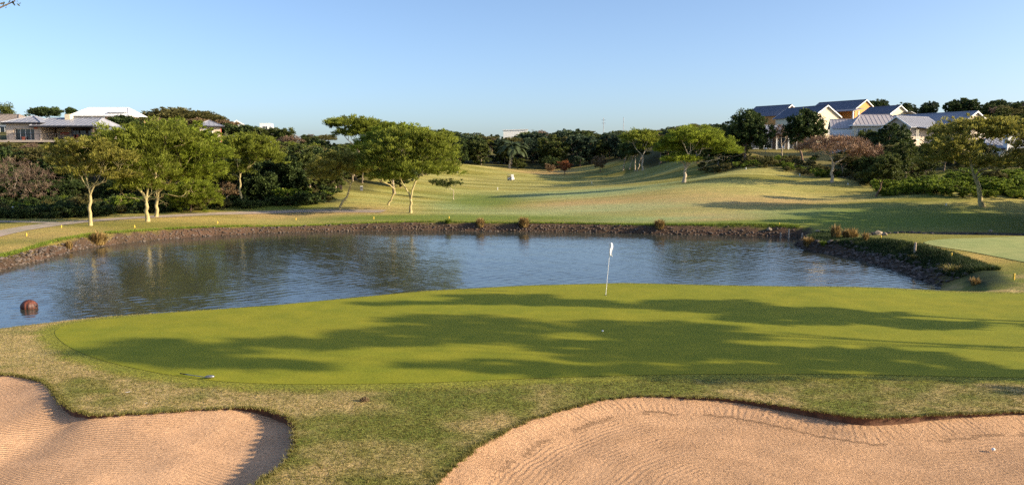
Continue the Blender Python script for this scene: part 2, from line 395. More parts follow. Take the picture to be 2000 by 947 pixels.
# ------------------------------------------------------------------ ground sheet with bunkers cut out
def smooth_poly(P, it=2):
    P = np.array(P, float)
    for _ in range(it):
        Q = np.roll(P, -1, 0); P = np.stack([P * 0.75 + Q * 0.25, P * 0.25 + Q * 0.75], 1).reshape(-1, 2)
    return P
def resample(P, step):
    out = []
    for i in range(len(P)):
        a, b_ = P[i], P[(i + 1) % len(P)]; n = max(1, int(np.hypot(*(b_ - a)) / step))
        for k in range(n): out.append(a + (b_ - a) * k / n)
    return np.array(out)
bunkL_px = [(-260, 752), (-60, 728), (40, 732), (85, 746), (105, 762), (118, 785), (150, 806), (200, 811), (290, 806), (400, 798), (480, 795), (535, 799), (566, 818), (580, 850), (570, 885), (535, 925), (495, 947), (430, 985)]
bunkR_px = [(800, 985), (850, 945), (888, 905), (945, 862), (1010, 828), (1090, 803), (1170, 781), (1240, 772), (1330, 775), (1420, 776), (1490, 786), (1580, 800), (1660, 814), (1720, 815), (1800, 811), (1900, 806), (2000, 803), (2250, 800)]
BL = np.array([on_plane(a, b_, 0) for a, b_ in bunkL_px] + [(-6.0, 9.9), (-12, 9.7), (-17.5, 11), (-19, 15)])
BR = np.array([on_plane(a, b_, 0) for a, b_ in bunkR_px] + [(18.6, 14), (18, 11.2), (12, 9.8), (4, 9.6), (-0.3, 10.2)])
BL, BR = [resample(smooth_poly(P, 2), 0.14) for P in (BL, BR)]
for P in (BL, BR):
    j = (vnoise(P[:, 0] * 1.0, P[:, 1], 0.5, 3) - 0.5) * 1.0 + (vnoise(P[:, 0], P[:, 1], 0.17, 4) - 0.5) * 0.5; c = P.mean(0); d = P - c; d /= np.hypot(*d.T)[:, None]; P += d * j[:, None] * 0.12

def lines(segs):
    out = [segs[0][0]]
    for a, b_, s0, g in segs:
        s = s0
        while out[-1] + s < b_: out.append(out[-1] + s); s *= g
        out[-1] = b_
    return np.array(out)
pos = lines([(0, 20, 0.25, 1.0), (20, 1100, 0.27, 1.042)])
gx = np.concatenate([-pos[::-1][:-1], pos])
gy = np.concatenate([-lines([(0, 400, 2.0, 1.12)])[::-1][:-1], lines([(0, 8, 0.5, 1.0), (8, 22, 0.2, 1.0), (22, 40, 0.22, 1.0), (40, 80, 0.3, 1.0), (80, 1500, 0.35, 1.028)])])
X0, X1, Y0, Y1 = -20.0, 20.0, 8.0, 22.0
ix0, ix1 = np.argmin(abs(gx - X0)), np.argmin(abs(gx - X1)); iy0, iy1 = np.argmin(abs(gy - Y0)), np.argmin(abs(gy - Y1))
nx, ny = len(gx), len(gy)
GX, GY = np.meshgrid(gx, gy); GXf, GYf = GX.ravel(), GY.ravel()
idx = np.arange(nx * ny).reshape(ny, nx)
q = np.stack([idx[:-1, :-1], idx[:-1, 1:], idx[1:, 1:], idx[1:, :-1]], -1)
keep = np.ones((ny - 1, nx - 1), bool); keep[iy0:iy1, ix0:ix1] = False
quads = q[keep]
# patch by constrained triangulation
bd = [idx[iy0, i] for i in range(ix0, ix1)] + [idx[j, ix1] for j in range(iy0, iy1)] + [idx[iy1, i] for i in range(ix1, ix0, -1)] + [idx[j, ix0] for j in range(iy1, iy0, -1)]
pts = [(GXf[i], GYf[i]) for i in bd]; nb = len(pts)
edges = [(i, (i + 1) % nb) for i in range(nb)]
for P in (BL, BR):
    s = len(pts); pts += [tuple(p) for p in P]; edges += [(s + i, s + (i + 1) % len(P)) for i in range(len(P))]
ax, ay = np.meshgrid(np.arange(X0 + 0.17, X1, 0.18), np.arange(Y0 + 0.14, Y1, 0.18)); ax, ay = ax.ravel(), ay.ravel()
ax = ax + rng.uniform(-.04, .04, len(ax)); ay = ay + rng.uniform(-.04, .04, len(ay))
ok = np.ones(len(ax), bool)
for P in (BL, BR): ok &= ~inside(ax, ay, P) & (seg_dist(ax, ay, P) > 0.07)
ax, ay = ax[ok], ay[ok]
pts += list(zip(ax, ay))
cv, ce, cf, *_ = delaunay_2d_cdt([Vector(p) for p in pts], edges, [], 0, 1e-6)
cv = np.array([(v.x, v.y) for v in cv]); cf = np.array([f for f in cf if len(f) == 3])
cen = cv[cf].mean(1); kf = (cen[:, 0] > X0) & (cen[:, 0] < X1) & (cen[:, 1] > Y0) & (cen[:, 1] < Y1)
for P in (BL, BR): kf &= ~inside(cen[:, 0], cen[:, 1], P)
cf = cf[kf]
# weld patch boundary onto grid vertices
GV = np.stack([GXf, GYf], 1)
mapi = np.empty(len(cv), int); bmap = {(round(float(GXf[i]), 4), round(float(GYf[i]), 4)): i for i in bd}
extra = []
for i, (a, b_) in enumerate(cv):
    k = bmap.get((round(float(a), 4), round(float(b_), 4)))
    if k is None: mapi[i] = len(GV) + len(extra); extra.append((a, b_))
    else: mapi[i] = k
XY = np.concatenate([GV, np.array(extra)]); tris = mapi[cf]
ZZ = height(XY[:, 0], XY[:, 1])
def lerp(a, b_, t): return a * (1 - t[:, None]) + np.array(b_)[None] * t[:, None]
def blob(x, y, px, py, rx_px, ry_px):
    """soft ellipse over the ground spanning the given photo extents"""
    g0, g1 = ground_at(px, py - ry_px), ground_at(px, py + ry_px); c = (g0 + g1) / 2
    ry = max(1.0, abs(g0.y - g1.y) / 2); rx = rx_px / F_PX * c.y; sk = (g0.x - g1.x) / max(0.1, (g0.y - g1.y))
    u = (x - c.x - (y - c.y) * sk) / rx; v = (y - c.y) / ry
    return np.exp(-(u * u + v * v) ** 1.3)
green_px = [(104, 652), (112, 640), (150, 629), (230, 621), (350, 610), (500, 600), (650, 586), (800, 572), (1000, 560), (1200, 554), (1350, 558), (1500, 561), (1700, 564), (1900, 567), (2150, 574), (2400, 620),
            (2300, 700), (2120, 738), (1900, 736), (1700, 731), (1500, 730), (1300, 731), (1150, 735), (1000, 740), (850, 747), (700, 750), (560, 751), (440, 746), (350, 736), (250, 717), (180, 698), (130, 676)]
GP = resample(smooth_poly([on_plane(a, b_, 0.0) for a, b_ in green_px], 2), 0.25)
def zone_colour(x, y, z):
    n = len(x); lawn = np.array((0.24, 0.225, 0.045)); col = np.tile(lawn, (n, 1))
    nA = vnoise(x, y, 9, 3) * .5 + vnoise(x, y, 3.3, 4) * .3 + vnoise(x, y, 1.1, 6) * .2
    nS = vnoise(x * .25, y, 4, 7) * .6 + vnoise(x * .3, y, 1.6, 8) * .4
    # near rough: tan thatch and green mixed
    nr = vnoise(x, y, 1.6, 11) * .5 + vnoise(x, y, 0.5, 12) * .3 + vnoise(x, y, 0.22, 13) * .2
    near = 1 - sstep(38, 42, y)
    col = lerp(col, (0.17, 0.19, 0.035), near); col = lerp(col, (0.44, 0.33, 0.15), near * sstep(0.36, 0.78, nr + 0.3 * sstep(-6, -13, x)))
    # fairway straw and pale dew patches
    fw = sstep(72, 80, y)
    col = lerp(col, (0.42, 0.39, 0.13), fw * sstep(0.3, 0.65, nS) * 0.85)
    nT = vnoise(x * .08 + y * .02, y, 1.3, 61) * .6 + vnoise(x * .15, y, .7, 62) * .4; col = col * (1 + (nT - .5)[:, None] * np.array([.5, .38, .5]) * fw[:, None])
    for a in [(1300, 395, 230, 22), (1120, 402, 120, 10), (1500, 392, 130, 9), (1420, 425, 130, 9), (700, 412, 110, 9), (560, 425, 120, 8), (1060, 337, 80, 5)]:
        col = lerp(col, (0.48, 0.34, 0.15), np.clip(blob(x, y, *a) * (0.35 + 1.1 * nA), 0, 0.95))
    for a in [(1130, 412, 260, 12), (1560, 418, 150, 10), (1150, 378, 220, 8), (900, 405, 60, 12), (1260, 430, 160, 7)]:
        col = lerp(col, (0.28, 0.38, 0.18), np.clip(blob(x, y, *a) * (0.2 + nS), 0, 0.75))
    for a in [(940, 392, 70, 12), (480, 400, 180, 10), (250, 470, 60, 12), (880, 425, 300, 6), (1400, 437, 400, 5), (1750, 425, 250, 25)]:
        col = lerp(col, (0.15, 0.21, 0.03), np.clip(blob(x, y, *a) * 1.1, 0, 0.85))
    for a in [(80, 455, 140, 14), (350, 428, 160, 8), (40, 490, 60, 14)]:
        col = lerp(col, (0.48, 0.36, 0.12), np.clip(blob(x, y, *a) * (0.3 + nA), 0, 0.8))
    for a in [(1850, 515, 130, 22), (1780, 490, 80, 14)]:
        col = lerp(col, (0.46, 0.32, 0.10), np.clip(blob(x, y, *a) * 1.2, 0, 0.9))
    gd = np.where((y > 15) & (y < 45), seg_dist(x, y, GP), 99.0); col = lerp(col, (0.23, 0.235, 0.035), 1 - sstep(.45, .75, gd + (vnoise(x, y, .4, 51) - .5) * .3))
    # wooded slopes: leaf litter and dark ground
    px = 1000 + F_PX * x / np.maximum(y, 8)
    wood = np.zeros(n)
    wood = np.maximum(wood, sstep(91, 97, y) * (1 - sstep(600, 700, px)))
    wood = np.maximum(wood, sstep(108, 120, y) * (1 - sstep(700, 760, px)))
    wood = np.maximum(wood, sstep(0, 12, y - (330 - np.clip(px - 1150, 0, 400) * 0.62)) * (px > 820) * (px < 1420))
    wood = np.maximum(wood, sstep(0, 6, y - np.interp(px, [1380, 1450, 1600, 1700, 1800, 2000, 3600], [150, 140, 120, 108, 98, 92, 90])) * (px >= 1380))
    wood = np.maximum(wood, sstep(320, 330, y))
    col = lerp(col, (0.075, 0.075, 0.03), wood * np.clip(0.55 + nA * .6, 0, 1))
    for a in [(1560, 312, 110, 10), (1540, 300, 80, 6)]:
        col = lerp(col, (0.30, 0.24, 0.08), np.clip(blob(x, y, *a), 0, 0.9))
    for a in [(1850, 340, 90, 5)]:
        col = lerp(col, (0.30, 0.32, 0.04), np.clip(blob(x, y, *a), 0, 0.9))
    # bare bank by the water
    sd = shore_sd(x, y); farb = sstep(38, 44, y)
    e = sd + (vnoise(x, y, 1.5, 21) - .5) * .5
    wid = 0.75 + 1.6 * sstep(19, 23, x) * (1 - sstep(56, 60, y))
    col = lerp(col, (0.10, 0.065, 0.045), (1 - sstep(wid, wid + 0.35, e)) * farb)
    bank_shade = sstep(19, 23, x) * (1 - sstep(56, 60, y)) * sstep(34, 37, y); col = lerp(col, (0.035, 0.055, 0.018), bank_shade * sstep(.7, 1.2, e) * (1 - sstep(2.6, 3.2, e)))  # grass on the right-hand bank coloured dark to paint in its shade
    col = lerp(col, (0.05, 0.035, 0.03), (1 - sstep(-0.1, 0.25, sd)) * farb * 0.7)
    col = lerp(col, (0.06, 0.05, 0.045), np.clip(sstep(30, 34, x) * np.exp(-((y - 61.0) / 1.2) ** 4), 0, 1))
    return col
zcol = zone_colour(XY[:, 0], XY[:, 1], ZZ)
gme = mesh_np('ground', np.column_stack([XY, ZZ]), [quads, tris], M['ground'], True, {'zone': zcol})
ground = tag(obj('ground', gme), kind='structure')

def sheet(name, P, step, dz, mat, zf=None, attrs=None):
    P = np.array(P); xs = np.arange(P[:, 0].min(), P[:, 0].max(), step); ys = np.arange(P[:, 1].min(), P[:, 1].max(), step)
    a, b_ = np.meshgrid(xs, ys); a, b_ = a.ravel(), b_.ravel()
    k = inside(a, b_, P); a, b_ = a[k], b_[k]; k = seg_dist(a, b_, P) > step * 0.4; a, b_ = a[k], b_[k]
    pts = [Vector(p) for p in P] + [Vector(p) for p in zip(a, b_)]
    v, e, f, *_ = delaunay_2d_cdt(pts, [(i, (i + 1) % len(P)) for i in range(len(P))], [], 1, 1e-6)
    v = np.array([(p.x, p.y) for p in v]); f = np.array([t for t in f if len(t) == 3])
    z = (zf or (lambda x, y: height(x, y)))(v[:, 0], v[:, 1]) + dz
    A = {k_: fn(v[:, 0], v[:, 1]) for k_, fn in (attrs or {}).items()}
    me = mesh_np(name, np.column_stack([v, z]), f, mat, True, A)
    return tag(obj(name, me), kind='structure')
# pond

wxs = np.concatenate([np.linspace(-130, -42, 45)[:-1], np.arange(-42, 29, 0.15), np.linspace(29.2, 34, 6)]); wys = np.concatenate([np.arange(22, 73, 0.125), np.linspace(73.2, 90, 12)])
wx, wy = np.meshgrid(wxs, wys); wi = np.arange(wx.size).reshape(wx.shape)
wz_ = np.zeros_like(wx); WR = np.random.default_rng(11)
for k in range(44):
    lam = WR.uniform(0.34, 0.85) if k < 36 else WR.uniform(1.6, 5); th = WR.normal(1.9, 0.75); kk = 2 * math.pi / lam
    wz_ += (0.0118 if k < 36 else 0.003) / kk * np.sin(kk * (wx * math.cos(th) + wy * math.sin(th)) + WR.uniform(0, 6.28) + 1.2 * np.sin(wx * WR.uniform(.1, .5) + wy * WR.uniform(.1, .4) + k))
wz_ *= (0.35 + 0.65 * sstep(1.0, 11.0, seg_dist(wx.ravel(), wy.ravel(), shore[:18], False))).reshape(wx.shape)
wz_ *= (wx > -43) * (wx < 29.1) * (wy < 73.1) * (0.45 + 0.9 * vnoise(wx.ravel(), wy.ravel(), 9, 31).reshape(wx.shape))
wq = np.stack([wi[:-1, :-1], wi[:-1, 1:], wi[1:, 1:], wi[1:, :-1]], -1).reshape(-1, 4)
wc = np.stack([wx.ravel()[wq[:, 0]], wy.ravel()[wq[:, 0]]], 1); wq = wq[shore_sd(wc[:, 0], wc[:, 1]) < 1.6]
wu, winv = np.unique(wq, return_inverse=True); wq = winv.reshape(wq.shape)
tag(obj('water', mesh_np('water', np.column_stack([wx.ravel()[wu], wy.ravel()[wu], (WATER + wz_).ravel()[wu]]), wq, M['water'], True)), kind='structure')
# putting green
sheet('putting_green', GP, 0.3, 0.008, M['green'])
fg_px = [(1795, 474), (1850, 467), (1950, 465), (2100, 465), (2300, 470), (2300, 540), (2150, 540), (2000, 512), (1900, 493), (1830, 483)]
fgz = lambda p: ground_at(*p)
FG = resample(smooth_poly([tuple(fgz(p)[:2]) for p in fg_px], 2), 0.4)
sheet('far_putting_green', FG, 0.5, 0.03, M['green_far'])
# sand
def sand_z(P, lip):
    def f(x, y):
        d = seg_dist(x, y, P); g = height(x, y)
        return np.minimum(g, 0.25) * 1.0 - lip(x, y) - 0.24 * (1 - np.exp(-(d / 0.8) ** 1.4)) + (vnoise(x, y, 0.9, 9) - .5) * 0.05 * sstep(0, .5, d)
    return f
lipL = lambda x, y: 0.03 + 0.15 * sstep(-6.6, -5.0, x) + 0.13 * np.exp(-((x + 9.9) / 0.8) ** 2)
lipR = lambda x, y: 0.012 + 0.05 * sstep(2.0, 5.5, x) + 0.11 * np.exp(-((x - 7.6) / 2.0) ** 2)
def rakeL(x, y): return np.hypot((x + 7.6), (y - 11.6) * 1.25)
def rakeR(x, y):
    """comb marks square to the rim near it, rows along the rim further in"""
    d = seg_dist(x, y, BR); k = np.argmin((x[:, None] - BR[None, :, 0]) ** 2 + (y[:, None] - BR[None, :, 1]) ** 2, 1)
    a = BR[k]; t = np.roll(BR, -2, 0)[k] - np.roll(BR, 2, 0)[k]; t /= np.hypot(*t.T)[:, None]
    return np.where(d < 0.75, k * 0.14 + (x - a[:, 0]) * t[:, 0] + (y - a[:, 1]) * t[:, 1], d)
for P, lp, nm, rk in ((BL, lipL, 'sand_bunker', rakeL), (BR, lipR, 'sand_bunker', rakeR)):
    sheet(nm, P, 0.1, 0.0, M['sand'], sand_z(P, lp), {'rake': rk, 'coarse': (lambda x, y: np.full(len(x), .35)) if rk is rakeL else (lambda x, y: 0.75 + 0.35 * (0.5 + 0.5 * np.sin(seg_dist(x, y, BR) * 6.28 / 0.9 + 7 * vnoise(x, y, 2.0, 41))) + 0.3 * vnoise(x, y, 0.5, 43) * sstep(.3, .9, seg_dist(x, y, BR)))})
    g = height(P[:, 0], P[:, 1]); s = sand_z(P, lp)(P[:, 0], P[:, 1]); n = len(P)
    c = P.mean(0); o_ = (P - c); o_ /= np.hypot(*o_.T)[:, None]
    V = np.concatenate([np.column_stack([P, g + 0.0]), np.column_stack([P + o_ * 0.03, (g * .4 + s * .6)]), np.column_stack([P - o_ * 0.02, s - 0.03])])
    i = np.arange(n); j = (i + 1) % n
    me = mesh_np('bunker_lip', V, np.concatenate([np.stack([i, j, n + j, n + i], 1), np.stack([n + i, n + j, 2 * n + j, 2 * n + i], 1)]), M['soil'])
    tag(obj('bunker_lip', me), kind='structure')
# cart path
def ribbon(name, pxs, width, mat, dz=0.035):
    P = np.array([tuple(ground_at(a, b_)[:2]) for a, b_ in pxs])
    t = np.linspace(0, 1, len(P)); tt = np.linspace(0, 1, 160)
    X = np.interp(tt, t, P[:, 0]); Y = np.interp(tt, t, P[:, 1])
    ker = np.ones(15) / 15; Xp = np.convolve(np.pad(X, 7, 'edge'), ker, 'valid'); Yp = np.convolve(np.pad(Y, 7, 'edge'), ker, 'valid')
    d = np.stack([np.gradient(Xp), np.gradient(Yp)], 1); d /= np.hypot(*d.T)[:, None]; nrm = np.stack([-d[:, 1], d[:, 0]], 1)
    w = np.linspace(-.5, .5, 7)[None, :, None] * width
    G = np.stack([Xp, Yp], 1)[:, None, :] + nrm[:, None, :] * w
    Z = height(G[..., 0], G[..., 1]) + dz; V = np.concatenate([G, Z[..., None]], -1).reshape(-1, 3)
    ii = np.arange(160 * 7).reshape(160, 7); qd = np.stack([ii[:-1, :-1], ii[1:, :-1], ii[1:, 1:], ii[:-1, 1:]], -1).reshape(-1, 4)
    return tag(obj(name, mesh_np(name, V, qd, mat, True)), kind='structure')
ribbon('cart_path', [(-300, 520), (-120, 480), (0, 456), (60, 445), (110, 438), (170, 432), (260, 426), (400, 419), (520, 415), (600, 412), (680, 413), (760, 414)], 2.6, M['path'])
ribbon('side_path', [(-200, 434), (0, 433), (60, 434), (130, 436)], 1.6, M['path'], 0.03)

# ------------------------------------------------------------------ tree builder
def tubes_np(segs, sides_of):
    """segs: list of (points (k,3), radii (k,)) -> V, quads"""
    Vs, Fs, n0 = [], [], 0
    for P, R in segs:
        P = np.asarray(P, float); R = np.asarray(R, float); k = len(P); ns = sides_of(R.max())
        t = np.gradient(P, axis=0); t /= np.linalg.norm(t, axis=1)[:, None] + 1e-9
        ref = np.array([0.31, 0.52, 0.79]) if abs(t[0] @ np.array([0.31, 0.52, 0.79])) < 0.95 else np.array([1., 0, 0])
        u = np.cross(t, ref); u /= np.linalg.norm(u, axis=1)[:, None] + 1e-9; w = np.cross(t, u)
        an = np.arange(ns) * 2 * math.pi / ns
        ring = P[:, None] + (u[:, None] * np.cos(an)[None, :, None] + w[:, None] * np.sin(an)[None, :, None]) * R[:, None, None]
        Vs.append(ring.reshape(-1, 3)); i = np.arange(k - 1)[:, None] * ns + np.arange(ns)[None]; j = np.arange(k - 1)[:, None] * ns + (np.arange(ns)[None] + 1) % ns
        Fs.append((np.stack([i, j, j + ns, i + ns], -1) + n0).reshape(-1, 4)); n0 += k * ns
    return np.concatenate(Vs), np.concatenate(Fs)
def skeleton(R, base, fork, tips, r0, rise=0.25, wob=0.12, lean=0):
    segs = []; base = np.array(base, float); fork = np.array(fork, float); Ntot = len(tips)
    def curve(p, q, d0, ra, rb, k=4):
        L = np.linalg.norm(q - p); c = p + d0 * L * 0.5
        t = np.linspace(0, 1, k)[:, None]; P = (1 - t) ** 2 * p + 2 * t * (1 - t) * c + t * t * q
        P[1:-1] += R.normal(0, wob * L * 0.25, (k - 2, 3)); segs.append((P, np.linspace(ra, rb, k)))
        d = q - P[-2]; return d / (np.linalg.norm(d) + 1e-9)
    d = fork - base; L = np.linalg.norm(d); d /= L
    P = base + np.linspace(0, 1, 6)[:, None] * (fork - base); off = R.normal(0, 0.035 * L, (6, 3)); off[0] = off[-1] = 0; off[:, 2] = 0; P = P + off
    flare = np.array([1.45, 1.1, 0.98, 0.9, 0.86, 0.85]); P[0, 2] -= 0.25
    segs.append((P, r0 * 0.85 * flare))
    def grow(p, d0, T, r):
        n = len(T)
        if n == 1:
            curve(p, T[0], d0, r, r * 0.35, 4); return
        k = 3 if (n > 10 and R.random() < 0.45) else 2
        D = T - p; D = D / (np.linalg.norm(D, axis=1)[:, None] + 1e-9)
        cen = D[R.choice(n, k, replace=False)]
        for _ in range(5):
            a = np.argmax(D @ cen.T, 1)
            for c in range(k):
                if (a == c).any(): v = D[a == c].mean(0); cen[c] = v / (np.linalg.norm(v) + 1e-9)
        if max((a == c).sum() for c in range(k)) == n: a = np.arange(n) % k
        for c in range(k):
            G = T[a == c]
            if not len(G): continue
            cc = G.mean(0); f = R.uniform(0.3, 0.46) if n > 4 else 0.55
            q_ = p + (cc - p) * f; q_[2] += rise * 0.15 * np.linalg.norm(cc - p) * R.uniform(-.4, 1)
            q_ += R.normal(0, wob * 0.35 * np.linalg.norm(cc - p), 3)
            rr = max(0.008, r * (len(G) / n) ** 0.42); rn = rr * 0.8
            if len(G) == 1: curve(p, G[0], d0, rr, max(0.006, rr * 0.3), 4); continue
            dd = curve(p, q_, d0 * 0.9, rr, rn, 4); grow(q_, dd, G, rn)
    grow(fork, d, np.array(tips), r0 * 0.72)
    return segs
def leaves_np(R, cen, rad, per, size, aspect=2.2, up=0.3, shell=0.4, out_dir=None, cl=None):
    """many small leaf faces spread through clumps; cen (K,3), rad (K,3)"""
    K = len(cen); n = K * per; c = np.repeat(cen, per, 0); r = np.repeat(rad, per, 0)
    d = R.normal(size=(n, 3)); d /= np.linalg.norm(d, axis=1)[:, None]; rr = (shell + (1 - shell) * R.random(n)) ** 0.7 * (R.random(n) ** 0.25)
    p = c + d * r * rr[:, None]
    u = (d * 0.9 if out_dir is None else d * 0.35 + np.repeat(out_dir, per, 0) * 0.9) + R.normal(0, 0.55 if out_dir is None else 0.38, (n, 3)); u[:, 2] += up; u /= np.linalg.norm(u, axis=1)[:, None]
    v = np.cross(u, R.normal(size=(n, 3))); v /= np.linalg.norm(v, axis=1)[:, None] + 1e-9
    s = size * R.uniform(0.6, 1.4, n)[:, None]
    A = p - u * s * 0.5; Bm = p + v * s / aspect * 0.5 + u * s * .05; Cq = p + u * s * 0.5; Dm = p - v * s / aspect * 0.5 + u * s * .05
    V = np.stack([A, Bm, Cq, Dm], 1).reshape(-1, 3); i = np.arange(n) * 4
    F = np.stack([i, i + 1, i + 2, i + 3], 1)
    tint = np.repeat(R.random(n), 4); clp = np.repeat(np.repeat(R.random(K) if cl is None else cl, per), 4)
    return V, F, tint, clp
def tree_meshes(seed, base, fork, lobes, ntips, per, leaf, r0, bark, lmat, clump=(0.75, 0.4), dome=True, aspect=2.2, up=0.3, shellmin=0.55, extra_bare=0, rise=0.25, wob=0.12, low=-0.25, feather=False):
    R = np.random.default_rng(seed); L = np.array(lobes, float)
    w = (L[:, 3] * L[:, 4] * L[:, 5]) ** 0.6; w /= w.sum(); which = R.choice(len(L), ntips, p=w)
    d = R.normal(size=(ntips, 3)); d /= np.linalg.norm(d, axis=1)[:, None]
    if dome: d[:, 2] = np.where(d[:, 2] < low, -d[:, 2] * 0.6, d[:, 2])
    rr = shellmin * 0.75 + (1.1 - shellmin * 0.75) * R.random(ntips) ** 0.7
    T = L[which, :3] + d * L[which, 3:6] * rr[:, None]
    segs = skeleton(R, base, fork, T, r0, rise, wob)
    if extra_bare:
        Bt = L[R.choice(len(L), extra_bare, p=w), :3] + R.normal(size=(extra_bare, 3)) * L[0, 3:6] * 0.45
        Bt[:, 2] -= L[0, 5] * 0.6; segs += skeleton(R, fork - np.array([0, 0, .01]) * 30, fork, Bt, r0 * 0.5, rise, wob * 1.5)[1:]
    Vt, Ft = tubes_np(segs, lambda r: 9 if r > 0.09 else (5 if r > 0.03 else 3))
    tm = mesh_np('trunk', Vt, Ft, bark, True)
    od = None
    if feather:
        nF = ntips; which2 = R.choice(len(L), nF * 2, p=w); d2 = R.normal(size=(nF * 2, 3)); d2 /= np.linalg.norm(d2, axis=1)[:, None]; d2[:, 2] = np.where(d2[:, 2] < low, -d2[:, 2] * 0.6, d2[:, 2])
        XT = L[which2, :3] + d2 * L[which2, 3:6] * (0.5 + 0.66 * R.random(nF * 2) ** 0.8)[:, None]
        T = np.concatenate([T, XT]); ntips = len(T); od = T - np.array(fork) * np.array([1, 1, 0.9]); od /= np.linalg.norm(od, axis=1)[:, None] + 1e-9; od[:, 2] = od[:, 2] * 0.8 + 0.1
        per = max(8, int(per * 0.36)); aspect = 3.2; leaf *= 1.3; clump = (clump[0] * 0.85, clump[1] * 0.8)
    ks = clump[0] * 0.8 * R.uniform(0.4, 1.35, ntips); rad = np.stack([ks, ks, ks * clump[1] / clump[0]], 1)
    V, F, ti, cl = leaves_np(R, T, rad, per, leaf * 1.12, aspect * 1.15, up, shell=0.05 if feather else 0.15, out_dir=od)
    cm = mesh_np('crown', V, F, lmat, False, {'tint': ti, 'clump': cl})
    return tm, cm
last_root = [None]
def plant_tree(name, loc, meshes, rz=0, sc=(1, 1, 1), label=None, cat='tree', group=None):
    root = empty(name, loc, rz, label, cat, group); root.scale = sc
    for nm, me in zip(('trunk', 'crown'), meshes): obj(nm, me, root)
    last_root[0] = root
    return root

def px_tree(name, label, bpx, lobes_px, fork_px, seed, ntips, per, leaf, r0, bark, lmat, depth=0.85, Y=None, dy=None, **kw):
    """a tree built to its own outline: lobes are (px, py, rx, ry) read at the tree's distance"""
    g = ground_at(*bpx) if Y is None else None
    if g is None: p = at(bpx[0], bpx[1], Y); g = Vector((p.x, Y, hz(p.x, Y)))
    s = g.y / F_PX
    def loc(px, py): w_ = at(px, py, g.y); return np.array([w_.x - g.x, 0.0, w_.z - g.z])
    R = np.random.default_rng(seed + 500); Ls = []
    mean_r = np.mean([l[2] for l in lobes_px]) * s
    for k, l in enumerate(lobes_px):
        c = loc(l[0], l[1]); c[1] = (l[4] * s if len(l) > 4 else R.uniform(-.5, .5) * mean_r * (0.9 if len(lobes_px) > 1 else 0))
        Ls.append((*c, l[2] * s, l[2] * s * depth, l[3] * s))
    ms = tree_meshes(seed, (0, 0, 0), loc(*fork_px), Ls, ntips, per, leaf, r0, bark, lmat, **kw)
    return plant_tree(name, g, ms, label=label)

FV = dict(bark=M['fever_bark'], lmat=M['fever_leaf'])
px_tree('fever_tree', 'yellow-trunked fever tree nearest the left end of the pond, sparse bare lower limbs', (177, 441),
        [(125, 315, 42, 24), (175, 290, 52, 22), (225, 310, 45, 24), (110, 290, 30, 18), (235, 345, 35, 16), (160, 335, 50, 18)], (176, 382), 11, 230, 90, 0.17, 0.17, M['fever_bark'], M['fever_leaf_dry'], clump=(0.55, 0.3), extra_bare=26, wob=0.2, feather=True)
px_tree('fever_tree', 'big fever tree left of centre whose greenish trunk leans left over the path edge', (289, 433),
        [(245, 290, 66, 46), (300, 275, 80, 40), (232, 335, 60, 36), (290, 330, 60, 40), (205, 305, 40, 34), (285, 362, 50, 26)], (286, 398), 12, 420, 120, 0.18, 0.22, M['fever_bark'], M['fever_leaf'], clump=(0.85, 0.5), wob=0.22, extra_bare=26, feather=True)
px_tree('fever_tree', 'big fever tree with cream trunk just right of the thick greenish trunk by the path', (305, 424),
        [(350, 278, 74, 42), (388, 300, 60, 38), (340, 320, 58, 34), (402, 335, 48, 28), (370, 345, 48, 24)], (308, 388), 13, 400, 120, 0.18, 0.2, M['fever_bark'], M['fever_leaf_bright'], clump=(0.75, 0.42), wob=0.2, extra_bare=26, feather=True)
px_tree('leafy_shrub', 'rounded light green feathery shrub under the big fever trees beside the path', (372, 415),
        [(375, 378, 46, 26), (350, 395, 32, 18), (405, 390, 34, 20), (380, 365, 34, 14)], (373, 405), 14, 220, 110, 0.15, 0.07, M['brown_bark'], M['fever_leaf_bright'], clump=(0.6, 0.4), dome=False, feather=True)
px_tree('fever_tree', 'fever tree with pale forked trunk in front of dark bushes left of the banana plants', (470, 404),
        [(480, 292, 56, 28), (440, 300, 40, 30), (512, 312, 42, 24), (450, 332, 36, 22), (485, 275, 46, 14), (430, 350, 26, 20)], (468, 350), 15, 320, 110, 0.18, 0.15, M['fever_bark'], M['fever_leaf'], clump=(0.75, 0.4), wob=0.18, feather=True)
px_tree('fever_tree', 'slender fever tree with S-curved leaning trunk at the end of the path', (662, 411),
        [(655, 325, 48, 24), (690, 330, 40, 22), (635, 345, 32, 18), (670, 308, 42, 14)], (684, 366), 16, 230, 100, 0.15, 0.15, M['fever_bark'], M['fever_leaf_dry'], clump=(0.65, 0.35), wob=0.15, feather=True)
px_tree('fever_tree', 'wide umbrella fever tree with cream trunk standing alone by the centre left shore', (802, 416),
        [(790, 290, 75, 36), (850, 300, 48, 36), (745, 305, 38, 28), (820, 330, 66, 28), (868, 335, 34, 24), (800, 268, 66, 18), (765, 345, 44, 22), (735, 325, 36, 24), (850, 275, 40, 20)], (802, 390), 17, 520, 120, 0.18, 0.19, M['fever_bark'], M['fever_leaf'], clump=(0.8, 0.45), wob=0.17, feather=True)
px_tree('fever_tree', 'leaning fever tree trunk partly hidden behind the wide umbrella fever tree', (758, 401),
        [(725, 335, 38, 22), (760, 345, 34, 18), (700, 322, 30, 20), (740, 310, 30, 16)], (770, 377), 18, 220, 100, 0.17, 0.14, M['fever_bark'], M['fever_leaf_dry'], clump=(0.7, 0.4), wob=0.16, feather=True)
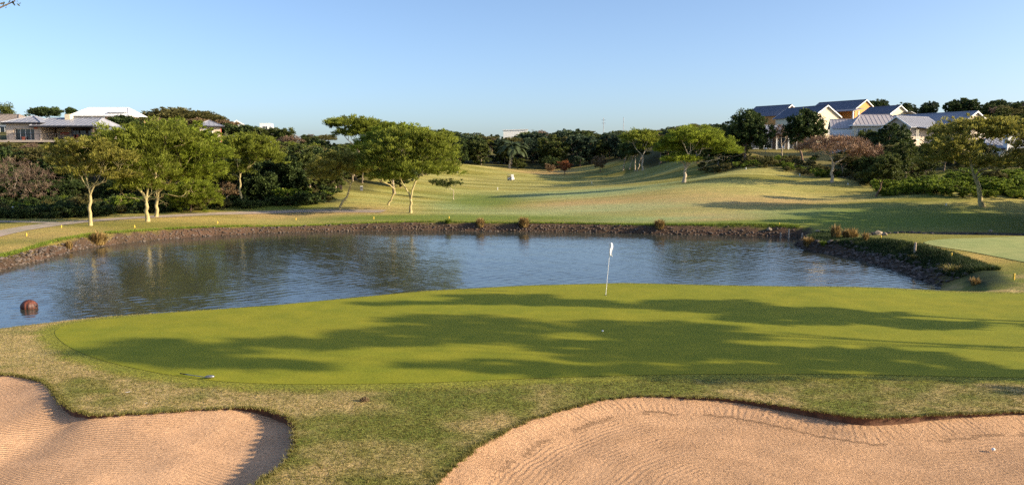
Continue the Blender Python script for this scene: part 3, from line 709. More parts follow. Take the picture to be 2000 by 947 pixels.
px_tree('small_tree', 'small thin leafed sapling on the lawn right of the wide umbrella fever tree', (886, 390),
        [(890, 360, 17, 12), (868, 362, 16, 10), (850, 358, 14, 8)], (886, 375), 19, 90, 60, 0.15, 0.07, M['pale_bark'], M['mid_leaf'], clump=(0.6, 0.4))
px_tree('fever_tree', 'tall fever tree with grey-green crown standing out on the skyline left of centre', (690, 350),
        [(690, 245, 50, 17), (650, 243, 16, 10), (730, 252, 40, 16), (700, 262, 45, 14)], (700, 300), 20, 260, 110, 0.22, 0.25, M['grey_bark'], M['fever_leaf'], Y=135, clump=(1.1, 0.6), feather=True)
px_tree('fever_tree', 'broad fever tree crown filling the gap between the skyline tree and the umbrella tree', (770, 365),
        [(755, 275, 50, 26), (800, 262, 45, 18), (730, 290, 40, 22), (770, 255, 40, 12)], (765, 325), 21, 280, 120, 0.22, 0.22, M['grey_bark'], M['fever_leaf_bright'], Y=118, clump=(1.0, 0.6), feather=True)
px_tree('fever_tree', 'lone bright green fever tree on the fairway crest with twisted cream trunk', (1335, 357),
        [(1345, 272, 48, 24), (1395, 285, 40, 22), (1310, 290, 28, 22), (1420, 295, 26, 14), (1370, 262, 45, 12), (1330, 312, 34, 12)], (1338, 333), 22, 380, 120, 0.22, 0.30, M['pale_bark'], M['fever_leaf_bright'], clump=(1.05, 0.55), wob=0.22, extra_bare=14, feather=True)
px_tree('coral_tree', 'leafless reddish brown coral tree with flat spreading crown below the cream house', (1624, 357),
        [(1640, 293, 66, 20), (1600, 288, 40, 16), (1685, 302, 34, 12), (1630, 275, 46, 10)], (1627, 328), 23, 460, 20, 0.7, 0.24, M['pale_bark'], M['twig_coral'], clump=(0.75, 0.4), aspect=14, up=0.6, wob=0.2)
px_tree('small_tree', 'small dark green tree with leaning forked stem on the lit lawn edge', (1710, 385),
        [(1722, 335, 28, 20), (1700, 345, 22, 14), (1735, 318, 22, 16), (1745, 345, 18, 12)], (1720, 365), 24, 220, 100, 0.16, 0.13, M['brown_bark'], M['mid_leaf'], clump=(0.6, 0.45))
px_tree('fever_tree', 'large sparse fever tree with pale branching limbs near the right edge', (1921, 405),
        [(1900, 262, 75, 34), (1970, 264, 66, 34), (1840, 292, 52, 26), (2025, 290, 60, 36), (1930, 248, 70, 20), (1865, 315, 62, 22), (1965, 322, 60, 22)], (1906, 352), 25, 520, 80, 0.2, 0.28, M['fever_bark'], M['fever_leaf_dry'], clump=(0.8, 0.4), extra_bare=50, wob=0.22, feather=True)
px_tree('broadleaf_tree', 'tall dark broadleaf tree left of the blue roofed houses', (1455, 306),
        [(1455, 250, 36, 30), (1480, 262, 28, 26), (1430, 262, 22, 22), (1462, 232, 24, 16)], (1455, 290), 26, 260, 80, 0.33, 0.28, M['brown_bark'], M['dark_leaf'], Y=152, clump=(1.0, 0.8), dome=False, aspect=1.6)
px_tree('broadleaf_tree', 'dark broadleaf tree directly in front of the cream gable', (1568, 300),
        [(1572, 245, 32, 24), (1555, 258, 22, 22), (1592, 255, 20, 20), (1575, 228, 22, 12)], (1560, 285), 27, 220, 80, 0.33, 0.24, M['brown_bark'], M['dark_leaf'], Y=150, clump=(1.0, 0.8), dome=False, aspect=1.6)
px_tree('bare_tree', 'grey-brown leafless tree between the two dark trees before the veranda house', (1527, 300),
        [(1525, 262, 26, 18), (1510, 270, 18, 14), (1540, 258, 18, 12)], (1527, 288), 28, 150, 30, 0.5, 0.16, M['pale_bark'], M['twig'], Y=156, clump=(0.7, 0.5), aspect=14, up=0.5)
px_tree('bush', 'dark round bush between the hipped grey roof and the long grey roofed house', (1745, 300),
        [(1740, 272, 40, 28), (1715, 282, 28, 20), (1768, 275, 24, 20)], (1745, 290), 29, 190, 80, 0.3, 0.2, M['brown_bark'], M['dark_leaf'], Y=138, clump=(0.9, 0.7), dome=False, aspect=1.6)
px_tree('bush', 'smaller dark bush at the foot of the white balcony railing', (1695, 300),
        [(1695, 272, 20, 14), (1680, 280, 14, 10)], (1695, 290), 30, 90, 80, 0.28, 0.12, M['brown_bark'], M['mid_leaf'], Y=140, clump=(0.8, 0.6), dome=False, aspect=1.6)
px_tree('broadleaf_tree', 'dark rounded broadleaf tree in front of the shelter thicket at the path bend', (556, 388),
        [(562, 335, 26, 24), (548, 350, 22, 22), (578, 352, 20, 20), (560, 318, 18, 12)], (555, 372), 31, 230, 80, 0.22, 0.14, M['brown_bark'], M['dark_leaf'], clump=(0.65, 0.5), dome=False, aspect=1.6)
px_tree('broadleaf_tree', 'dark broadleaf thicket tree between pale forked trunk and the rounded dark tree', (508, 392),
        [(512, 358, 30, 22), (495, 372, 26, 16), (530, 368, 20, 18)], (508, 380), 32, 200, 80, 0.22, 0.12, M['brown_bark'], M['dark_leaf'], clump=(0.65, 0.5), dome=False, aspect=1.6)
px_tree('bare_tree', 'leafless pinkish brown tree spreading over the left edge in front of dark bushes', (45, 404),
        [(30, 345, 55, 32), (75, 350, 35, 26), (10, 330, 40, 24), (60, 375, 50, 14)], (46, 392), 33, 330, 9, 0.55, 0.16, M['grey_bark'], M['twig_dark'], clump=(0.45, 0.3), aspect=16, up=0.3, dome=False, wob=0.25)
px_tree('small_tree', 'small autumn-brown tree with thin stem beside pale forked trunk', (443, 398),
        [(440, 365, 20, 12), (452, 378, 16, 9), (430, 375, 12, 9)], (443, 388), 34, 70, 45, 0.16, 0.06, M['pale_bark'], M['tan_leaf'], clump=(0.45, 0.3))
px_tree('small_tree', 'round rust-orange tree at the far end of the fairway', (1103, 341), [(1103, 324, 14, 10)], (1103, 334), 35, 50, 60, 0.4, 0.18, M['brown_bark'], M['orange_leaf'], clump=(1.0, 0.8), dome=False)
px_tree('small_tree', 'small dull brown tree just left of the rust-orange tree', (1074, 338), [(1074, 327, 9, 7)], (1074, 334), 36, 30, 50, 0.4, 0.14, M['brown_bark'], M['tan_leaf'], clump=(0.9, 0.7), dome=False)
px_tree('small_tree', 'round green tree at the foot of the palm on the far fairway edge', (1011, 331), [(1012, 319, 14, 9)], (1011, 327), 37, 60, 60, 0.45, 0.2, M['brown_bark'], M['mid_leaf'], clump=(1.1, 0.8), dome=False)
px_tree('small_tree', 'dark bushy tree behind the rust-orange tree', (1080, 333), [(1073, 315, 16, 9), (1090, 318, 12, 8)], (1080, 326), 38, 60, 60, 0.45, 0.2, M['brown_bark'], M['dark_leaf'], clump=(1.1, 0.8), dome=False)
px_tree('small_tree', 'reddish bare twiggy tree left of the pale stemmed grove', (1172, 337), [(1170, 316, 14, 11)], (1172, 328), 39, 60, 40, 0.5, 0.2, M['brown_bark'], M['tan_leaf'], clump=(0.9, 0.7), dome=False)
for k, (bx, by, fx, fy, lab) in enumerate([(1217, 334, 1224, 305, 'leaning pale stemmed tree at the left of the grove beyond the fairway shadows'),
                                   (1229, 332, 1236, 308, 'second pale stemmed tree in the grove with brownish branches'),
                                   (1240, 335, 1241, 310, 'straight white stemmed tree in the middle of the grove'),
                                   (1245, 335, 1252, 308, 'rightmost of the white stemmed trees in the grove beyond the fairway shadows')]):
    px_tree('grove_tree', lab, (bx, by), [(fx - 4, 290, 18, 12), (fx + 8, 284, 18, 12), (fx, 300, 20, 8)], (fx, fy), 40 + k, 80, 60, 0.38, 0.22, M['pale_bark'], M['dark_leaf'] if k % 2 == 0 else M['mid_leaf'], clump=(1.1, 0.7), aspect=1.6)
px_tree('fever_tree', 'olive green fever tree crown rising behind the pale stemmed grove', (1255, 328), [(1245, 272, 34, 18), (1272, 285, 26, 20), (1260, 262, 22, 8)], (1255, 310), 45, 150, 80, 0.38, 0.3, M['pale_bark'], M['fever_leaf'], Y=215, clump=(1.5, 0.9), feather=True)

px_tree('acacia_tree', 'huge dark olive umbrella tree standing on the left skyline behind the big fever trees', (350, 262),
        [(335, 226, 55, 14), (300, 234, 26, 12), (385, 232, 50, 13), (420, 240, 24, 9), (340, 238, 55, 10)], (350, 250), 46, 420, 90, 0.34, 0.4, M['grey_bark'], M['olive_leaf'], Y=185, clump=(1.3, 0.5), feather=True)
px_tree('evergreen_tree', 'dark rounded treetop at the very left edge of the skyline', (5, 240), [(5, 222, 26, 20), (-12, 225, 24, 20)], (5, 235), 47, 160, 80, 0.3, 0.3, M['brown_bark'], M['mid_leaf'], Y=160, clump=(1.1, 0.8), dome=False)
px_tree('bush', 'dark bush hiding the walls of the tiny white gabled house', (465, 270), [(448, 254, 20, 9), (475, 256, 24, 9), (498, 257, 18, 9)], (470, 266), 48, 160, 80, 0.3, 0.12, M['brown_bark'], M['dark_leaf'], Y=168, clump=(0.8, 0.6), dome=False, aspect=1.7)
px_tree('bush', 'dark bush in front of the white flat roofed block', (525, 272), [(512, 262, 20, 10), (540, 264, 24, 11), (560, 262, 16, 11)], (530, 268), 49, 160, 80, 0.3, 0.12, M['brown_bark'], M['mid_leaf'], Y=166, clump=(0.8, 0.6), dome=False, aspect=1.7)
px_tree('bush', 'dark rounded bush before the brick wall of the white roofed house', (240, 262), [(242, 240, 26, 13), (225, 246, 18, 10), (262, 246, 18, 10)], (240, 255), 50, 180, 80, 0.28, 0.12, M['brown_bark'], M['dark_leaf'], Y=150, clump=(0.8, 0.6), dome=False, aspect=1.7)
px_tree('bush', 'dry brown hedge-like bush left of the grey pavilion', (385, 262), [(385, 240, 26, 8), (350, 243, 26, 8), (440, 243, 20, 8)], (385, 255), 51, 200, 70, 0.3, 0.12, M['brown_bark'], M['tan_leaf'], Y=172, clump=(0.8, 0.5), dome=False)
px_tree('broadleaf_tree', 'dark treetop between the beige house chimney and the white roof', (95, 240), [(85, 219, 22, 8), (105, 220, 16, 7)], (92, 232), 52, 120, 70, 0.32, 0.14, M['brown_bark'], M['dark_leaf'], Y=165, clump=(0.9, 0.6), dome=False)
px_tree('broadleaf_tree', 'small dark treetop touching the left end of the white roof', (138, 238), [(139, 219, 9, 7)], (138, 230), 53, 50, 70, 0.32, 0.12, M['brown_bark'], M['dark_leaf'], Y=185, clump=(0.9, 0.6), dome=False)
# palm on the far treeline: fronds are separate parts
def frond_mesh(R, L, droop, wid, nl=26):
    V, F = [], []; P = []
    for i in range(nl + 1):
        t = i / nl; P.append(Vector((L * (t - droop * 0.25 * t * t), 0, L * (0.75 * t - droop * t * t))))
    for i in range(nl):
        a, b_ = P[i], P[i + 1]; n = len(V); w = 0.02 * L / 4
        V += [a + Vector((0, -w, 0)), a + Vector((0, w, 0)), b_ + Vector((0, w, 0)), b_ + Vector((0, -w, 0))]; F.append((n, n + 1, n + 2, n + 3))
        ll = wid * math.sin(math.pi * min(1, (i / nl) * 0.85 + 0.15)) ** 0.6
        for s in (-1, 1):
            n = len(V); tip = a + Vector((0.35 * ll, s * ll * 0.85, -0.45 * ll + R.uniform(-.1, .1))); V += [a, b_ + (b_ - a) * .4, tip]; F.append((n, n + 1, n + 2))
    me = bpy.data.meshes.new('frond'); me.from_pydata([tuple(v) for v in V], [], F)
    at_ = me.attributes.new('tint', 'FLOAT', 'POINT'); at_.data.foreach_set('value', [R.random() for _ in V])
    at2 = me.attributes.new('clump', 'FLOAT', 'POINT'); at2.data.foreach_set('value', [0.5] * len(V))
    return me
def palm(loc, H, L, nf, label, seed, trunk_r=0.3, lean=(0, 0)):
    R = random.Random(seed); root = empty('palm_tree', loc, 0, label, 'palm tree'); NR = np.random.default_rng(seed)
    V, F = tubes_np([(np.array([[0, 0, -.3], [lean[0] * .2, 0, H * .35], [lean[0] * .6, 0, H * .7], [lean[0], 0, H]]), np.array([1.3, 1, .9, .95]) * trunk_r)], lambda r: 10)
    obj('trunk', mesh_np('trunk', V, F, M['pale_bark'], True), root)
    ms = [frond_mesh(R, L, d, L * 0.22) for d in (0.7, 1.0, 1.25)]
    for m_ in ms: m_.materials.append(M['palm_leaf'])
    for k in range(nf):
        f = obj('frond', ms[k % 3], root, (lean[0], 0, H)); f.rotation_euler = (R.uniform(-.15, .15), R.uniform(-.75, -.05) if k % 3 else R.uniform(-.1, .5), k * 2.399 + R.uniform(-.2, .2)); s = R.uniform(.8, 1.15); f.scale = (s, s, s)
p = at(995, 328, 318); palm(Vector((p.x, 318, hz(p.x, 318))), 7.6, 8.5, 40, 'big palm with arching grey-green fronds on the far treeline', 3, 0.45, (1.2, 0))

def banana(loc, label, seed, n=8, H=2.2, L=2.4):
    R = random.Random(seed); root = empty('wild_banana', loc, R.uniform(0, 6), label, 'plant')
    V, F = tubes_np([(np.array([[0, 0, -.5], [0.1, 0, H * .5], [0.0, 0, H]]), np.array([.14, .11, .07]))], lambda r: 7)
    obj('stem', mesh_np('stem', V, F, M['grey_bark'], True), root)
    vs, fs = [], []
    for i in range(9):
        t = i / 8; w = 0.30 * math.sin(math.pi * (0.08 + t * 0.9)) ** 0.7 * L / 2.4; x = 0.25 * L * t + .4 * L * t * t; z = L * (t - .35 * t * t)
        vs += [(x, -w, z + w * .35), (x, 0, z), (x, w, z + w * .35)]
        if i: a = (i - 1) * 3; fs += [(a, a + 1, a + 4, a + 3), (a + 1, a + 2, a + 5, a + 4)]
    me = bpy.data.meshes.new('leaf'); me.from_pydata(vs, [], fs); me.materials.append(M['banana_leaf'])
    for nm, v in (('tint', .7), ('clump', .6)): at_ = me.attributes.new(nm, 'FLOAT', 'POINT'); at_.data.foreach_set('value', [v] * len(vs))
    for k in range(n):
        f = obj('leaf', me, root, (0, 0, H * .9)); f.rotation_euler = (R.uniform(-.2, .2), R.uniform(-.2, .5), k * 2 * math.pi / n + R.uniform(-.3, .3)); s = R.uniform(.7, 1.2); f.scale = (s, s, s)
for k, (px, py, Y, lab) in enumerate([(533, 300, 110, 'wild banana plant with pale upright leaves behind the left fever tree crown'), (557, 312, 108, 'wild banana plant with leaves fanned left beside the dark rounded tree'),
                           (688, 305, 128, 'wild banana plant showing bright leaf tips under the skyline fever tree'), (618, 372, 104, 'small light green banana plant left of the dark shelter')]):
    p = at(px, py, Y); z0 = hz(p.x, Y); H = max(0.6, p.z - z0 - 0.2) if k < 3 else 0.5
    banana(Vector((p.x, Y, z0)), lab, k + 5, 8 if k < 3 else 5, H, 2.4 if k < 3 else 1.3)

# ------------------------------------------------------------------ background woodland: each tree a copy of one of these kinds
def unit_tree(seed, kind):
    R = np.random.default_rng(seed + 900)
    if kind == 'dense':       # height 1 unit = 1 m scale 8 m tall
        lobes = [(R.uniform(-1.2, 1.2), R.uniform(-1.2, 1.2), R.uniform(3.2, 5.8), R.uniform(1.7, 2.6), R.uniform(1.7, 2.6), R.uniform(1.3, 2.1)) for _ in range(6)] + [(0, 0, 2.2, 2.6, 2.6, 1.8)]
        return tree_meshes(seed, (0, 0, 0), (0, 0, 1.6), lobes, 230, 62, 0.33, 0.2, M['brown_bark'], M['dark_leaf'], clump=(0.62, 0.5), dome=False, aspect=1.6)
    if kind == 'mid':
        lobes = [(R.uniform(-1.5, 1.5), R.uniform(-1.5, 1.5), R.uniform(3.2, 6.0), R.uniform(1.5, 2.3), R.uniform(1.5, 2.3), R.uniform(1.1, 1.7)) for _ in range(6)] + [(0, 0, 2.0, 2.4, 2.4, 1.6)]
        return tree_meshes(seed, (0, 0, 0), (0, 0, 1.6), lobes, 210, 58, 0.3, 0.18, M['grey_bark'], M['mid_leaf'], clump=(0.62, 0.45), dome=False, aspect=1.8)
    if kind == 'olive':
        lobes = [(R.uniform(-2, 2), R.uniform(-2, 2), R.uniform(5, 6.8), R.uniform(1.8, 2.8), R.uniform(1.8, 2.8), R.uniform(.7, 1.2)) for _ in range(7)]
        return tree_meshes(seed, (0, 0, 0), (0.2, 0, 2.4), lobes, 180, 55, 0.26, 0.2, M['grey_bark'], M['olive_leaf'], clump=(0.75, 0.38), feather=True)
    if kind == 'blue':
        lobes = [(R.uniform(-1.5, 1.5), R.uniform(-1.5, 1.5), R.uniform(3.5, 6.2), R.uniform(1.5, 2.4), R.uniform(1.5, 2.4), R.uniform(1.2, 1.8)) for _ in range(6)] + [(0, 0, 2.2, 2.6, 2.6, 1.8)]
        return tree_meshes(seed, (0, 0, 0), (0, 0, 1.6), lobes, 220, 55, 0.33, 0.2, M['brown_bark'], M['haze_blue_leaf'], clump=(0.66, 0.5), dome=False, aspect=1.6)
    if kind == 'bare':
        lobes = [(R.uniform(-1.6, 1.6), R.uniform(-1.6, 1.6), R.uniform(4.6, 6.2), 2, 2, 1.3) for _ in range(5)]
        return tree_meshes(seed, (0, 0, 0), (0, 0, 2), lobes, 240, 26, 0.5, 0.18, M['grey_bark'], M['twig'], clump=(0.55, 0.4), aspect=14, up=0.5, wob=0.2)
    if kind == 'fever':
        lobes = [(R.uniform(-2.2, 2.2), R.uniform(-2.2, 2.2), R.uniform(5, 6.6), R.uniform(1.8, 2.6), R.uniform(1.8, 2.6), R.uniform(.8, 1.3)) for _ in range(7)]
        return tree_meshes(seed, (0, 0, 0), (0.3, 0, 2.2), lobes, 200, 60, 0.22, 0.2, M['fever_bark'], M['fever_leaf'], clump=(0.75, 0.4), feather=True)
    if kind == 'shrub':
        lobes = [(R.uniform(-1, 1), R.uniform(-1, 1), R.uniform(.4, 1.1), R.uniform(.7, 1.1), R.uniform(.7, 1.1), R.uniform(.4, .7)) for _ in range(5)]
        return tree_meshes(seed, (0, 0, 0), (0, 0, .25), lobes, 110, 48, 0.15, 0.04, M['brown_bark'], M['shrub_leaf'], clump=(0.32, 0.2), dome=False, aspect=1.6)
    if kind == 'fern':
        lobes = [(R.uniform(-1, 1), R.uniform(-1, 1), R.uniform(.4, 1.2), R.uniform(.7, 1.1), R.uniform(.7, 1.1), R.uniform(.4, .7)) for _ in range(5)]
        return tree_meshes(seed, (0, 0, 0), (0, 0, .25), lobes, 110, 46, 0.17, 0.04, M['brown_bark'], M['dark_leaf'], clump=(0.34, 0.24), dome=False, aspect=1.8)  # dark leaves put the shade under the trees into the colour
    if kind == 'scrub':
        lobes = [(R.uniform(-1, 1), R.uniform(-1, 1), R.uniform(.4, 1.3), R.uniform(.7, 1.1), R.uniform(.7, 1.1), R.uniform(.4, .7)) for _ in range(5)]
        return tree_meshes(seed, (0, 0, 0), (0, 0, .25), lobes, 100, 46, 0.16, 0.04, M['brown_bark'], M['olive_leaf'], clump=(0.34, 0.24), dome=False, aspect=2)
UH = dict(dense=7.6, mid=7.4, olive=7.8, blue=7.8, bare=7.4, fever=7.7, shrub=1.75, scrub=1.9, fern=1.8)
UR = dict(dense=3.6, mid=3.5, olive=4.4, blue=3.6, bare=3.4, fever=4.4, shrub=1.9, scrub=1.9, fern=1.9)
lib = {k: [unit_tree(s * 31 + i * 7, k) for s in range(n)] for i, (k, n) in enumerate([('dense', 4), ('mid', 3), ('olive', 3), ('blue', 2), ('bare', 2), ('fever', 3), ('shrub', 3), ('scrub', 2), ('fern', 2)])}
NAMES = dict(dense='evergreen_tree', mid='broadleaf_tree', olive='acacia_tree', blue='evergreen_tree', bare='bare_tree', fever='fever_tree', shrub='shrub', scrub='shrub', fern='undergrowth_bush')
LOOK = dict(dense='dark evergreen tree', mid='bushy green tree', olive='flat-topped olive acacia', blue='haze-toned dark tree', bare='leafless brown tree',
            fever='feathery fever tree', shrub='bright mounded shrub', scrub='olive scrub bush', fern='dark undergrowth bush')
houses_keep = []   # filled below: (x0,x1,y0,y1) footprints kept free
placed = []; wooded = []
def wood(zone, n, pr, Yr, kinds, hr, cap=None, minsep=0.55, capx=None, seed=1, avoid=None):
    R = random.Random(seed); ks, ws = zip(*kinds); tries = 0; cnt = 0
    while cnt < n and tries < n * 40:
        tries += 1
        px = R.uniform(*pr); Y = math.exp(R.uniform(math.log(Yr[0]), math.log(Yr[1])))
        if callable(avoid) and avoid(px, Y): continue
        x = (px - 1000) / F_PX * Y; k = R.choices(ks, ws)[0]; h = R.uniform(*hr)
        if k in ('shrub', 'scrub', 'fern'): h = R.uniform(0.5, 2.0)
        z = hz(x, Y)
        if cap:
            top = at(px, float(np.interp(px, *zip(*cap))) + R.uniform(0, 9), Y).z
            if z + h > top: h = top - z
            if h < (0.7 if k in ('shrub', 'scrub', 'fern') else 2.0): continue
        sx = min(h / UH[k], 1e9); r = UR[k] * sx
        wide = R.uniform(0.9, 1.25) * (1.25 if h < 5 and k not in ('shrub', 'scrub', 'fern') else 1)
        r *= wide
        if any((x - a) ** 2 + (Y - b_) ** 2 < ((r + c) * minsep) ** 2 for a, b_, c in placed): continue
        if any(a - r * .5 < x < b_ + r * .5 and c - r * .5 < Y < d + r * .5 for a, b_, c, d in houses_keep): continue
        placed.append((x, Y, r)); cnt += 1
        small = k in ('shrub', 'scrub', 'fern')
        plant_tree(NAMES[k], (x, Y, z - 0.05), R.choice(lib[k]), R.uniform(0, 6.28), (sx * wide, sx * wide, sx),
                   LOOK[k] + ' ' + zone, 'shrub' if small else 'tree', (LOOK[k] + ' ' + zone).replace('tree ', 'trees ', 1))
        wooded.append((LOOK[k], zone, px, h, last_root[0]))

# ------------------------------------------------------------------ houses
def keep(x, y, r): houses_keep.append((x - r, x + r, y - 3.5, y + r))
def window(root, x0, x1, z0, z1, y, frame='white_paint', face='-y', mull=1):
    """frame (part) with its pane (sub-part), set proud of a wall in the plane y (or x)"""
    fr, pn = MB(), MB(); t = 0.08; d = 0.06
    def bx(m_, a, b_, c, d_, lo, hi):
        if face == '-y': m_.box(a, b_, lo, hi, c, d_)
        else: m_.box(min(lo, hi), max(lo, hi), a, b_, c, d_)
    s = -1 if face in ('-y', '-x') else 1
    o0, o1 = (y - d, y + 0.02) if s < 0 else (y - 0.02, y + d)
    bx(fr, x0, x0 + t, z0, z1, o0, o1); bx(fr, x1 - t, x1, z0, z1, o0, o1); bx(fr, x0 + t, x1 - t, z0, z0 + t, o0, o1); bx(fr, x0 + t, x1 - t, z1 - t, z1, o0, o1)
    for k in range(1, mull + 1):
        c = x0 + (x1 - x0) * k / (mull + 1); bx(fr, c - .03, c + .03, z0 + t, z1 - t, o0, o1)
    bx(pn, x0 + t, x1 - t, z0 + t, z1 - t, y - 0.02 if s < 0 else y - 0.005, y + 0.005 if s < 0 else y + 0.02)
    f = fr.build('window', M[frame], root); pn.build('pane', M['glass'], f); return f
def gable_walls(mb, x0, x1, y0, y1, zb, ze, za, axis='y'):
    """solid with a gable at each end of the ridge axis"""
    if axis == 'y':
        c = (x0 + x1) / 2
        v = [(x0, y0, zb), (x1, y0, zb), (x1, y0, ze), (c, y0, za), (x0, y0, ze), (x0, y1, zb), (x1, y1, zb), (x1, y1, ze), (c, y1, za), (x0, y1, ze)]
    else:
        c = (y0 + y1) / 2
        v = [(x0, y0, zb), (x0, y1, zb), (x0, y1, ze), (x0, c, za), (x0, y0, ze), (x1, y0, zb), (x1, y1, zb), (x1, y1, ze), (x1, c, za), (x1, y0, ze)]
    mb.add(v, [(0, 1, 2, 3, 4), (9, 8, 7, 6, 5), (0, 5, 6, 1), (1, 6, 7, 2), (2, 7, 8, 3), (3, 8, 9, 4), (4, 9, 5, 0)])
def gable_roof(root, x0, x1, y0, y1, ze, za, mat, axis='y', over=0.4, th=0.14, seams=True, gap=0.6):
    if axis == 'y': c, a0, a1 = (x0 + x1) / 2, y0 - over, y1 + over; hw = (x1 - x0) / 2
    else: c, a0, a1 = (y0 + y1) / 2, x0 - over, x1 + over; hw = (y1 - y0) / 2
    sl = (za - ze) / hw; e = hw + over * 1.2; zz = za - sl * e
    P = (lambda u, v, z: (c + u, v, z)) if axis == 'y' else (lambda u, v, z: (v, c + u, z))
    for s in (-1, 1):
        m_ = MB(); m_.slab([P(0, a0, za + th), P(0, a1, za + th), P(s * e, a1, zz + th), P(s * e, a0, zz + th)], th * 0.8)
        r_ = m_.build('roof', mat, root)
        if seams:
            q_ = MB(); k = max(2, int((a1 - a0) / gap))
            for i in range(1, k):
                v = a0 + (a1 - a0) * i / k; q_.tube(P(s * .05, v, za + th - sl * .05 + .02), P(s * e, v, zz + th + .02), .03, n=4)
            q_.build('seams', mat, r_)
    m_ = MB(); m_.tube(P(0, a0 - .02, za + th + .02), P(0, a1 + .02, za + th + .02), .1, n=6); m_.build('ridge_cap', mat, root)
    for v in (a0, a1):      # barge boards
        for s in (-1, 1):
            m_ = MB(); vv = v - .05 if v == a0 else v
            m_.slab([P(0, vv, za + th + .03), P(s * e, vv, zz + th + .03), P(s * e, vv + .05, zz + th + .03), P(0, vv + .05, za + th + .03)], .26); m_.build('barge_board', M['white_paint'], root)
def hip_roof(root, x0, x1, y0, y1, ze, za, mat, over=0.5, inset=None, name='roof', fascia='dark_trim'):
    x0, x1, y0, y1 = x0 - over, x1 + over, y0 - over, y1 + over; c = (y0 + y1) / 2; ins = (y1 - y0) / 2 if inset is None else inset
    iL, iR = ins if isinstance(ins, tuple) else (min(ins, (x1 - x0) / 2 - .01),) * 2; a, b_ = (x0 + iL, c, za), (x1 - iR, c, za)
    E = [(x0, y0, ze), (x1, y0, ze), (x1, y1, ze), (x0, y1, ze)]
    m_ = MB(); m_.add(E + [a, b_], [(0, 1, 5, 4), (1, 2, 5), (2, 3, 4, 5), (3, 0, 4), (3, 2, 1, 0)]); r_ = m_.build(name, mat, root)
    f = MB(); f.box(x0 - .02, x1 + .02, y0 - .06, y0, ze - .22, ze + .03); f.box(x0 - .06, x0 - .02, y0, y1, ze - .22, ze + .03); f.box(x1 + .02, x1 + .06, y0, y1, ze - .22, ze + .03); f.build('fascia', M[fascia], r_)
    h = MB()
    for p, q_ in ((E[0], a), (E[1], b_), (a, b_), (E[2], b_), (E[3], a)): h.tube(Vector(p) + Vector((0, 0, .04)), Vector(q_) + Vector((0, 0, .04)), .08, n=5)
    h.build('ridge_cap', mat, r_)
    s = MB(); k = int((x1 - x0) / .8)
    for i in range(1, k):
        x = x0 + (x1 - x0) * i / k; t = min(1, (x - x0) / max(iL, .01), (x1 - x) / max(iR, .01)); s.tube((x, y0, ze + .03), (x, y0 + (c - y0) * t, ze + (za - ze) * t + .03), .025, n=4)
    s.build('seams', mat, r_)
    return r_
def house(name, label, px, py, Y, phi=0, r=9):
    p = at(px, py, Y); keep(p.x, Y + 3, r); return empty(name, p, math.radians(phi), label, 'house')
def gable_house(label, px, apex_py, eave_py, base_py, Y, phi, W, L, wall, roof, name='gabled_house', wins=()):
    root = house(name, label, px, base_py, Y, phi, max(W, L) / 2 + 1); z = root.location.z
    za, ze = at(px, apex_py, Y).z - z, at(px, eave_py, Y).z - z
    w_ = MB(); gable_walls(w_, -W / 2, W / 2, 0, L, -4, ze, za); w_.build('wall', M[wall], root)
    gable_roof(root, -W / 2, W / 2, 0, L, ze, za, M[roof])
    for (x0, x1, z0, z1) in wins: window(root, x0, x1, z0, z1, 0)
    return root, ze, za
gable_house('cream walled house with steep dark blue roof and plain gable behind the dark tree', 1612, 207, 227, 280, 180, 24, 7.6, 12, 'cream', 'blue_roof', wins=[(-1.9, -1.1, 4.4, 5.5), (0.4, 1.2, 2.0, 3.2)])
gable_house('leftmost blue roofed house with a narrow orange gable', 1542, 206, 226, 262, 205, 38, 9.5, 10, 'orange', 'blue_roof')
r_, ze, za = gable_house('highest blue roofed house with a wide orange gable and a recessed porch', 1688, 196, 214, 250, 218, 34, 9.5, 14, 'orange', 'blue_roof')
m_ = MB(); m_.slab([(-4.3, -2.5, ze + .1), (-9.2, -2.5, ze - .7), (-9.2, 5, ze - .7), (-4.3, 5, ze + .1)], .16); m_.build('porch_roof', M['blue_roof'], r_)
m_ = MB(); m_.box(-9, -4.35, 4.5, 4.8, -3, ze - .6); m_.build('porch_wall', M['brick'], r_)
for x in (-8.8, -6.4): m_ = MB(); m_.box(x - .15, x + .15, -2.3, -2.0, -3, ze - .75); m_.build('column', M['white_paint'], r_)
r_, ze, za = gable_house('blue roofed house with cream gable and a small lean-to on its right', 1755, 207, 222, 252, 200, 24, 6.4, 9, 'cream', 'blue_roof')
m_ = MB(); m_.slab([(1.5, -2.2, ze + .5), (4.6, -2.2, ze - .5), (4.6, 4, ze - .5), (1.5, 4, ze + .5)], .15); m_.build('lean_to_roof', M['grey_roof'], r_)
m_ = MB(); m_.box(1.4, 4.3, -1.9, -1.7, -3, ze - .55); m_.build('lean_to_wall', M['white'], r_); window(r_, 2.2, 3.6, 1.6, 3.0, -1.9)
